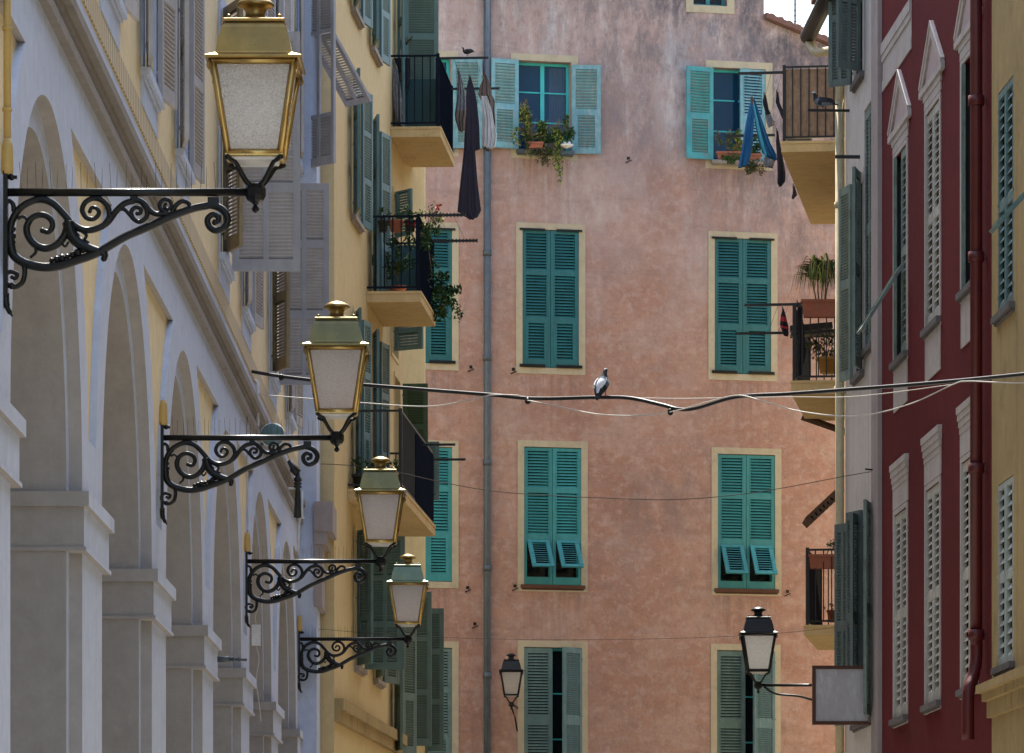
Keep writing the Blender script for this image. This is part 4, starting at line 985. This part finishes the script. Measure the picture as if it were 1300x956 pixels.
# ==================================================================== LAUNDRY
def cloth(name, rows, Y, mat, label, cat, pleats=4, amp=.05, depth=.10, group=None, mats=None, midx=None, nx=30):
    """rows: (py, pxL, pxR) measured outline; hung at distance Y, with folds, a draped back side and thickness"""
    base = W(rows[0][1], rows[0][0], Y); m = MB(); nr = len(rows); sub = 4; R_ = []
    for i in range(nr-1):
        for k in range(sub):
            t = k/sub; t2 = t*t*(3-2*t) if False else t
            R_.append(tuple(rows[i][j]+(rows[i+1][j]-rows[i][j])*t2 for j in range(3)))
    R_.append(rows[-1]); ph = random.uniform(0, 6)
    F_, K_ = [], []
    for i, (py, a, b) in enumerate(R_):
        f = i/(len(R_)-1); fr, bk = [], []
        for k in range(nx+1):
            u = k/nx; wob = (math.sin(f*5+u*3+ph)*1.4+math.sin(f*13+ph)*.8)*(b-a)/30
            p = W(a+(b-a)*u+wob*.4, py+(math.sin(u*4.1+ph)*1.6+math.sin(u*pleats*5+ph)*.6)*f, Y)-base
            fold = (math.sin(u*pleats*2*math.pi+ph+f*2.2)*.55+math.sin(u*pleats*(3.1+1.3*f)*math.pi+ph*2.3-f*3)*.35+math.sin(u*2.3*math.pi+f*6+ph)*.5)*amp*(.3+.7*f)
            edge = math.sqrt(max(0, 1-(2*u-1)**2))
            fr.append((p.x, p.y+fold-depth*edge*f*.5-.01, p.z)); bk.append((p.x, p.y+fold*.6+depth*edge*(f*.5+.1)+.01, p.z))
        F_.append(fr); K_.append(bk)
    for i in range(len(R_)-1):
        mi = 0 if midx is None else midx(i/(len(R_)-1))
        for k in range(nx):
            m.face([F_[i][k], F_[i+1][k], F_[i+1][k+1], F_[i][k+1]], mi, True); m.face([K_[i][k], K_[i][k+1], K_[i+1][k+1], K_[i+1][k]], mi, True)
        for k in (0, nx): m.face([F_[i][k], K_[i][k], K_[i+1][k], F_[i+1][k]], mi)
    o = m.build(name, [M[x] for x in (mats or [mat])], None, base)
    k = MB(); k.box(-.008, .008, -.012, .012, -.045, .035); k.build('peg', M['wood'], o)
    return tag(o, label, cat, group)
cloth('dress', [(97, 595.5, 597.5), (112, 592, 602), (130, 591, 606), (160, 590, 609), (190, 588.5, 609.5), (192, 588.5, 603), (230, 585, 606), (268, 581.5, 610.5), (277, 595, 606)], 71.3, 'char_cloth', 'long dark dress hanging from the upper left drying bars', 'dress', 3, .012, .05)
cloth('shirt', [(90, 581.5, 583.5), (105, 580.5, 588), (125, 580, 592), (145, 577, 592), (152, 578, 591), (165, 582, 590)], 71.2, 'grey_cloth', 'grey brown patterned shirt left of the long dark dress', 'shirt', 3, .03, mats=['brown_cloth', 'grey_cloth'], midx=lambda f: 1 if f < .55 else 0)
cloth('shirt', [(95, 615, 617), (108, 610, 622), (120, 607, 624), (128, 611, 628), (140, 613, 628), (155, 616, 629), (163, 624, 629)], 71.6, 'brown_cloth', 'taupe brown shirt right of the long dark dress', 'shirt', 3, .04)
cloth('undershirt', [(122, 611, 618), (140, 612, 624), (155, 613, 627), (172, 611, 631), (186, 611, 629), (190, 613, 622)], 71.3, 'white_cloth', 'white top with brown hem behind the taupe shirt', 'shirt', 4, .04, mats=['white_cloth', 'brown_cloth'], midx=lambda f: 1 if f > .86 else 0)
cloth('towel', [(126, 953.5, 957), (140, 950, 958), (160, 946, 957), (180, 943, 955.5), (200, 940, 953), (211, 937, 950)], 69.5, 'blue_cloth', 'left half of the blue towel on the right drying lines', 'towel', 2, .02)
cloth('towel', [(126, 955, 957.5), (140, 956, 963), (160, 959, 970), (180, 963, 978), (195, 967, 986), (202, 975, 987)], 69.2, 'blue_cloth', 'right hanging corner of blue towel with light blue fold', 'towel', 3, .03, mats=['blue_cloth'])
cloth('towel_edge', [(129, 955.5, 957), (145, 958, 960.5), (165, 961.5, 965), (185, 967, 970), (199, 972, 974)], 69.05, 'cyan_cloth', 'narrow light blue cloth lying along the right towel', 'towel', 1, .01)
cloth('sock', [(120, 970, 972), (128, 968, 974), (140, 971, 976), (148, 972, 980), (155, 974, 984), (160, 976, 983)], 69.6, 'black_cloth', 'black and grey garment between the blue towel and the railing', 'garment', 2, .02, mats=['black_cloth', 'grey_cloth'], midx=lambda f: 1 if f > .5 else 0)
cloth('sock', [(117, 986, 988), (130, 984.5, 990), (142, 989, 996), (150, 992, 999)], 69.6, 'black_cloth', 'short black sock hanging right beside the reed screened railing', 'sock', 2, .02)
cloth('trousers', [(166, 986, 988), (180, 985, 990), (200, 986.5, 994), (220, 987, 997), (232, 987, 997), (235, 989, 994)], 70.2, 'black_cloth', 'long black garment hanging in front of the upper right balcony edge', 'garment', 2, .02)
cloth('garment', [(196, 972, 978), (204, 969, 984), (213, 972, 981)], 70.0, 'grey_cloth', 'small grey and white patterned garment below the blue towel', 'garment', 2, .02)
cloth('garment', [(236, 1007, 1009), (245, 1006, 1011), (250, 1005, 1012)], 71.2, 'black_cloth', 'tiny black garment showing under the upper right balcony edge', 'garment', 1, .02)
cloth('garment', [(392, 993.5, 995), (402, 991, 998), (414, 990, 1001), (425, 994, 1001)], 68.3, 'black_cloth', 'small red and black garment on the middle right balcony lines', 'garment', 2, .02, mats=['black_cloth', 'red_cloth'], midx=lambda f: 1 if .3 < f < .5 or .62 < f < .7 else 0)
cloth('garment', [(396, 1008, 1011), (405, 1007, 1014), (418, 1008, 1015), (425, 1009, 1013)], 68.4, 'black_cloth', 'small black garment behind the middle right balcony post', 'garment', 2, .02)
cloth('blanket', [(384, 1012, 1017), (420, 1013, 1021), (450, 1013, 1023), (476, 1013, 1018)], 67.2, 'black_cloth', 'dark blanket folded over the corner of the middle right railing', 'blanket', 2, .02)
cloth('blanket', [(74, 500, 521), (90, 507, 521), (105, 512, 520), (112, 514, 519)], 70.6, 'black_cloth', 'dark cloth bunched over the rail of the top left balcony', 'blanket', 3, .02)
cloth('towel', [(78, 499, 501), (100, 499, 507), (130, 500, 511), (160, 503, 512)], 70.3, 'grey_cloth', 'grey and white striped towel inside the top left balcony', 'towel', 3, .02)
cloth('blanket', [(704, 1026, 1033), (730, 1026, 1036), (760, 1027, 1040), (793, 1027, 1045)], 66.6, 'black_cloth', 'dark cloth hanging in the corner of the lowest right balcony', 'blanket', 2, .02)

# ==================================================================== PLANTS
def leafs(mb, c, rad, n, size, mis=(0,), droop=0., long=1.):
    sub = []
    for _ in range(7):
        d = Vector((random.gauss(0, .55), random.gauss(0, .5), random.gauss(0, .5))); sub.append((Vector((d.x*rad[0], d.y*rad[1], d.z*rad[2])), random.uniform(.3, .62)))
    for _ in range(n):
        while True:
            d = Vector((random.uniform(-1, 1), random.uniform(-1, 1), random.uniform(-1, 1)))
            if d.length < 1: break
        so_, k_ = random.choice(sub)
        p = Vector(c)+so_+Vector((d.x*rad[0], d.y*rad[1], d.z*rad[2]-droop*random.random()))*k_
        a = Vector((random.uniform(-1, 1), random.uniform(-1, 1), random.uniform(-1, 1))).normalized()*size*random.uniform(.6, 1.3)
        b = a.cross(Vector((random.uniform(-1, 1), random.uniform(-1, 1), random.uniform(-1, 1)))).normalized()*size*.4
        mi = random.choice(mis)
        mb.face([p-a*long, p-b, p+a*long+Vector((0, 0, -size*.2)), p+b], mi)
LM = ['leaf', 'leafd', 'leafy', 'dry', 'flower']
def plant(name, pos, label, cat, parts, pot=None, potmat='terra', group=None, potlabel=None, lm=LM):
    """pos = base of pot; parts: list of (offset, radii, n, size, mis)"""
    e = tag(empty(name, pos), label, cat, group)
    if pot:
        w, h, long_ = pot
        m = MB()
        if long_: 
            m.hexa([(-long_/2*.9, -w*.85, 0), (long_/2*.9, -w*.85, 0), (long_/2*.9, w*.85, 0), (-long_/2*.9, w*.85, 0), (-long_/2, -w, h), (long_/2, -w, h), (long_/2, w, h), (-long_/2, w, h)])
            m.box(-long_/2-.012, long_/2+.012, -w-.012, w+.012, h-.03, h+.004)
        else: m.lathe([(w*.7, 0), (w*.95, h*.8), (w*1.08, h*.82), (w*1.1, h), (w*.9, h), (w*.88, h*.9)], 14)
        m.build('pot', M[potmat], e)
    m = MB()
    for off, rad, n, size, mis in parts:
        leafs(m, off, rad, int(n*1.15), size, mis)
        for _ in range(max(2, n//25)):
            q = Vector(off)+Vector((random.uniform(-1, 1)*rad[0]*.8, random.uniform(-1, 1)*rad[1]*.8, random.uniform(-.5, 1)*rad[2]*.8))
            m.tube(spline([(off[0]*.3, off[1]*.3, (pot[1] if pot else 0)), (Vector(off)*.6+q*.3), q], 3), .004, 4, 3)
    m.build('foliage', [M[x] for x in lm], e)
    return e
Rp = 81.75
p = W(680, 190, Rp); p.y -= .12
plant('window_box_plant', p, 'trailing dry and green plant on the left of the top middle sill', 'plant', [((-.12, -.03, .36), (.20, .09, .32), 620, .038, (0, 2, 3, 1)), ((-.05, 0, .14), (.24, .09, .18), 320, .034, (1, 1, 3)), ((-.20, .02, .68), (.07, .05, .2), 90, .035, (3,)), ((.16, -.06, -.10), (.10, .05, .26), 170, .028, (1, 3))], (.07, .10, .26))
p = W(703, 190, Rp); p.y -= .12
plant('window_box_plant', p, 'bushy trailing green plant in the middle of the top sill', 'plant', [((.0, -.03, .30), (.24, .10, .26), 700, .036, (0, 1, 2)), ((.22, 0, .30), (.14, .07, .24), 260, .034, (0, 1)), ((.05, -.07, -.02), (.10, .06, .36), 330, .03, (0, 2)), ((-.10, 0, .12), (.26, .09, .16), 320, .034, (1,)), ((-.2, -.05, -.10), (.10, .05, .22), 150, .026, (3, 1))], (.06, .07, .30), 'blackplastic')
e = empty('ornament', W(719, 190, Rp)-Vector((0, .14, 0))); tag(e, 'white and blue china dish on the right of the top sill', 'ornament')
m = MB(); m.lathe([(.03, 0), (.10, .03), (.13, .06), (.12, .06), (.09, .035), (.01, .015)], 14); m.ball((-.03, 0, .09), .035); m.ball((.04, 0, .085), .035); m.build('dish', M['white'], e)
p = W(925, 203, 82.3); p.y -= .14
plant('potted_plant', p, 'green houseplant in a terracotta box on the sill left of the blue towel', 'plant', [((-.05, 0, .34), (.14, .06, .24), 160, .035, (0, 3)), ((.17, -.03, .24), (.12, .07, .24), 320, .034, (0, 2)), ((.10, -.06, .0), (.2, .06, .12), 260, .03, (0,))], (.06, .11, .42))
p = W(955, 205, 82.6); p.y -= .14
plant('potted_plant', p, 'dark trailing plant on the sill below the blue towel', 'plant', [((.02, 0, .14), (.18, .07, .2), 330, .034, (1, 0)), ((.02, -.06, -.14), (.16, .05, .2), 330, .03, (1, 3))], (.06, .10, .3))
# balcony two plants (left)
def bp(Y, out, z): 
    v = Matrix.Rotation(RB, 3, 'Z') @ Vector((B(Y), -out, z)); return v+yb_o
tp = 11.23+1.0
for i, (Y, out, sz, lab_) in enumerate(((66.5, .22, .09, 'dark pot with leaves hooked nearest the yellow wall'), (66.5, .40, .13, 'wide terracotta bowl of foliage on the middle left rail'), (66.5, .60, .10, 'dark pot with upright sprigs beside the flowering plant'))):
    pt = 'terra' if i == 1 else 'blackplastic'
    plant('potted_plant', bp(Y, out, tp-.15), lab_, 'plant', [((0, 0, .22), (.08, .08, .10), 60, .03, (0, 1))], (sz*.8, .16, 0), pt, group='pots on the middle left balcony')
plant('flowering_plant', bp(66.5, .80, tp-.25), 'crimson flowering plant at the outer corner of the middle left balcony', 'plant', [((.0, 0, .05), (.15, .16, .35), 260, .034, (0, 1)), ((.1, .0, .35), (.16, .12, .16), 90, .03, (0, 2)), ((.18, 0, .46), (.04, .04, .04), 14, .035, (4,)), ((-.16, -.05, .2), (.05, .04, .04), 14, .035, (4,)), ((.12, 0, -.5), (.07, .1, .3), 70, .03, (1,))])
plant('potted_plant', bp(67.3, .35, 11.24), 'dark leafy plant standing on the middle left balcony floor', 'plant', [((0, 0, .5), (.2, .25, .3), 260, .04, (1,)), ((.0, -.2, .55), (.14, .15, .2), 120, .035, (1, 0))], (.12, .2, 0), 'terra')
plant('hanging_plant', bp(68.6, .86, 11.2), 'spiky dark plant overhanging the far corner of the middle left balcony', 'plant', [((0, 0, .35), (.18, .2, .22), 180, .05, (1,)), ((.05, -.15, .1), (.22, .16, .24), 220, .05, (1, 0))])
for k, (Y, o_, c_) in enumerate(((63.95, .14, 'blackplastic'), (63.95, .30, 'terra'), (64.0, .60, 'terra'))):
    plant('potted_plant', bp(Y, o_, 8.22), ('dark pot of greenery by the wall on the long balcony', 'terracotta pot with foliage behind the third lamp', 'terracotta pot at the corner of the long balcony')[k], 'plant', [((0, 0, .32), (.09, .09, .1), 90, .03, (1, 0))], (.10, .20, 0), c_, group='pots on the long left balcony')
p = W(510, 62, 70.8); plant('hanging_pot', p, 'small dark pot with sprigs hanging above the top left balcony rail', 'plant', [((.03, 0, .12), (.1, .06, .08), 50, .03, (1, 3))], (.06, .12, 0), 'blackplastic')
plant('potted_plant', W(537, 185, 74.0), 'small plant in a terracotta pot beyond the top left balcony', 'plant', [((0, 0, .35), (.05, .05, .12), 50, .025, (1, 0))], (.07, .2, 0), 'terra')
# right balconies
def spiky(name, p, label, n, L, mats, cat='plant', pot=None, potmat='terra'):
    e = tag(empty(name, p), label, cat)
    if pot:
        w, h, lg = pot; m = MB()
        m.hexa([(-lg/2*.88, -w*.8, 0), (lg/2*.88, -w*.8, 0), (lg/2*.88, w*.8, 0), (-lg/2*.88, w*.8, 0), (-lg/2, -w, h), (lg/2, -w, h), (lg/2, w, h), (-lg/2, w, h)])
        m.box(-lg/2-.012, lg/2+.012, -w-.012, w+.012, h-.035, h+.004); m.build('pot', M[potmat], e)
    m = MB(); h0 = pot[1] if pot else 0
    for k in range(5):
        x = random.uniform(-.1, .1); m.tube(spline([(x, 0, h0), (x*1.3, 0, h0+.15), (x*2.2+random.uniform(-.04, .04), 0, h0+.3)], 3), .01, 5, 3)
    for k in range(n):
        b = Vector((random.uniform(-.16, .16), random.uniform(-.06, .06), h0+.40+random.uniform(-.12, .10))); a = random.uniform(0, 6.28); l = L*random.uniform(.6, 1.2)
        dx = Vector((math.cos(a), math.sin(a)*.5, 0)); up = random.uniform(.2, .9)
        q = [b, b+dx*l*.3+Vector((0, 0, l*.35*up)), b+dx*l*.55+Vector((0, 0, l*.15*up)), b+dx*l*.7+Vector((0, 0, -l*.45))]
        q = spline(q, 3); sd = Vector((-dx.y, dx.x, 0)).normalized()*.016
        if sd.length < .001: sd = Vector((.011, 0, 0))
        sd = sd+Vector((.004, 0, .004)); mi = random.randrange(len(mats))
        for i in range(len(q)-1):
            t = 1-i/len(q); t2 = 1-(i+1)/len(q); m.face([q[i]-sd*t, q[i]+sd*t, q[i+1]+sd*t2, q[i+1]-sd*t2], mi)
    m.build('foliage', [M[x] for x in mats]+[M['dry']]*3, e); return e
spiky('potted_plant', W(1043, 403, 66.9), 'arching spiky plant in a long terracotta trough on the middle right rail', 230, .48, ['leafy', 'leaf', 'dry'], pot=(.10, .24, .56))
plant('potted_plant', W(1052, 474, 67.6), 'leafy plant in an ochre pot on the middle right balcony floor', 'plant', [((-.05, 0, .38), (.28, .15, .2), 320, .03, (0, 1, 2)), ((-.2, .1, .5), (.14, .1, .2), 120, .025, (1, 3))], (.17, .22, 0), 'ochrepot')
m = MB(); p = W(1036, 425, 67.6); m.box(-.36, .34, -.15, .15, 0, .04); m.box(-.36, .24, -.1, .1, .07, .15); o = m.build('folding_table', [M['blackplastic']], None, p, (0, R(-5), 0)); tag(o, 'dark slatted table top behind the middle right railing', 'table')
plant('planter', W(1056, 790, 66.8), 'small terracotta pot standing on the lowest right balcony floor', 'plant', [((0, 0, .24), (.06, .06, .06), 40, .02, (0, 3))], (.07, .17, 0), 'terra')
plant('planter', W(1046, 722, 66.2), 'terracotta trough hooked inside the lowest right railing', 'plant', [((.1, 0, .32), (.1, .06, .12), 60, .03, (1, 0))], (.09, .19, .42), 'terra')

# ==================================================================== BIRDS
def bird(name, pos, rz, label, pitch, mats, s=1., cat='pigeon'):
    """standing bird, local +x = forwards; body is one lofted surface tail > back > neck > head > beak"""
    e = tag(empty(name, pos, rz), label, cat)
    P = Matrix.Rotation(-R(pitch), 3, 'Y')
    prof = [(-.20, .0, .012, .006), (-.165, .0, .026, .010), (-.12, .005, .034, .018), (-.08, .012, .048, .036), (-.035, .012, .060, .055), (.02, .01, .064, .062), (.065, .015, .055, .056), (.095, .035, .038, .042)]
    pts = [(P @ Vector((a, 0, b)), w, h) for a, b, w, h in prof]
    last = pts[-1][0]
    pts += [(last+Vector((.012, 0, .035)), .025, .026), (last+Vector((.018, 0, .06)), .021, .022), (last+Vector((.028, 0, .078)), .022, .022), (last+Vector((.045, 0, .082)), .018, .018), (last+Vector((.058, 0, .080)), .007, .007), (last+Vector((.075, 0, .074)), .003, .002)]
    m = MB(); n = 14; idx = []
    cen = [p[0]*s for p in pts]; i0 = 0
    for k, (c, w, h) in enumerate(pts):
        c = c*s; t = (cen[min(k+1, len(cen)-1)]-cen[max(k-1, 0)]).normalized(); side = Vector((0, 1, 0)); up = t.cross(side)*-1
        for j in range(n):
            a = 2*math.pi*j/n; q = c+side*math.cos(a)*w*s+up*math.sin(a)*h*s; m.v.append(tuple(q))
    for k in range(len(pts)-1):
        for j in range(n):
            a = k*n+j; b = k*n+(j+1) % n; m.f.append((a, b, b+n, a+n)); m.sm.append(True)
            ang = (j+.5)/n
            mi = 1 if k < 2 else (0 if (k < 6 and .5 < ang < 1.0) else (2 if k < 7 and k % 3 == 0 else (0 if k in (3, 5) and ang < .15 else (1 if 7 <= k <= 9 else 2))))
            if k >= 10: mi = 2
            m.mi.append(mi)
    m.f.append(tuple(reversed(range(n)))); m.mi.append(1); m.sm.append(False)
    m.build('body', [M[x] for x in mats], e)
    for sg in (1, -1):                   # folded wings
        w = MB(); wp = [(-.15, .020, .02), (-.10, .040, .03), (-.04, .060, .03), (.02, .062, .03), (.06, .048, .03)]
        pr = None
        for (x, y, z) in wp:
            hgt = .012 if x < -.12 else .035
            a = P @ Vector((x, sg*y*1.08, z+hgt)); b = P @ Vector((x, sg*(y+.012), z-hgt*.7)); a *= s; b *= s
            if pr: w.hexa([pr[1], b, b-Vector((0, sg*.012*s, 0)), pr[1]-Vector((0, sg*.012*s, 0)), pr[0], a, a-Vector((0, sg*.012*s, 0)), pr[0]-Vector((0, sg*.012*s, 0))], 0 if x > -.02 else 1)
            pr = (a, b)
        w.build('wing', [M[mats[0] if sg > 0 else mats[2]], M[mats[1]]], e)
    for sg in (1, -1):
        l = MB(); h = (P @ Vector((.0, sg*.022, -.03)))*s; l.tube([h, (h.x, h.y, -.085*s)], .005*s, 6)
        for a in (-.5, 0, .5): l.tube([(h.x, h.y, -.085*s), (h.x+.028*s*math.cos(a), h.y+.028*s*math.sin(a), -.09*s)], .0035*s, 5)
        l.build('leg', M['pfoot'], e)
    for sg in (1, -1):
        y_ = MB(); c = pts[10][0]*s; y_.ball(c+Vector((.012*s, sg*.019*s, .003*s)), .004*s, 6); y_.build('eye', M['pdark'], e)
    return e
Yp = Yc(764)
p = W(765, 504, Yp); bird('pigeon', p+Vector((0, 0, .105)), R(62), 'white and slate pigeon perched on the thick black cable', 50, ['pwhite', 'pdark', 'pgrey'], .96)
p = W(1045, 140, 59.0); bird('pigeon', p+Vector((0, 0, .09)), R(180), 'dark pigeon on the short bar in front of the reed screen', 6, ['pdark', 'pdark', 'pgrey'], .95)
p = W(594, 70, 70.2); bird('pigeon', p+Vector((0, 0, .045)), R(165), 'dark pigeon crouching on the top left drying bar', 0, ['pdark', 'pdark', 'pdark'], .6)

# ==================================================================== LIGHT, SKY, CAMERA
EL, AZ = 58., 1.8                       # the sun stands high beyond the pink house, very slightly to the left
w = bpy.data.worlds.new('World'); S.world = w; w.use_nodes = True; nt = w.node_tree
bg = nt.nodes['Background']; sky = nt.nodes.new('ShaderNodeTexSky'); sky.sky_type = 'NISHITA'; sky.sun_disc = False
sky.sun_elevation = R(EL); sky.sun_rotation = R(-AZ); sky.air_density = 1.3; sky.dust_density = 2.5
nt.links.new(sky.outputs[0], bg.inputs[0]); bg.inputs[1].default_value = .13
sd = bpy.data.lights.new('sun', 'SUN'); sd.energy = 4.4; sd.angle = R(.6); sd.color = (1, .95, .86)
so = bpy.data.objects.new('sun', sd); col.objects.link(so)
dirv = Vector((-math.sin(R(AZ))*math.cos(R(EL)), math.cos(R(AZ))*math.cos(R(EL)), math.sin(R(EL))))
so.rotation_euler = dirv.to_track_quat('Z', 'Y').to_euler(); so.location = (0, 40, 60)
cd = bpy.data.cameras.new('camera'); co = bpy.data.objects.new('camera', cd); col.objects.link(co)
co.location = (0, 0, EYE); co.rotation_euler = (R(90), 0, 0)
cd.sensor_fit = 'HORIZONTAL'; cd.sensor_width = 36; cd.lens = F/1300*36; cd.shift_x = (650-PX)/1300; cd.shift_y = (PY-478)/1300
cd.clip_start = 1; cd.clip_end = 3000
S.camera = co
S.view_settings.view_transform = 'Standard'; S.view_settings.look = 'None'; S.view_settings.gamma = 1; S.view_settings.exposure = 1.72
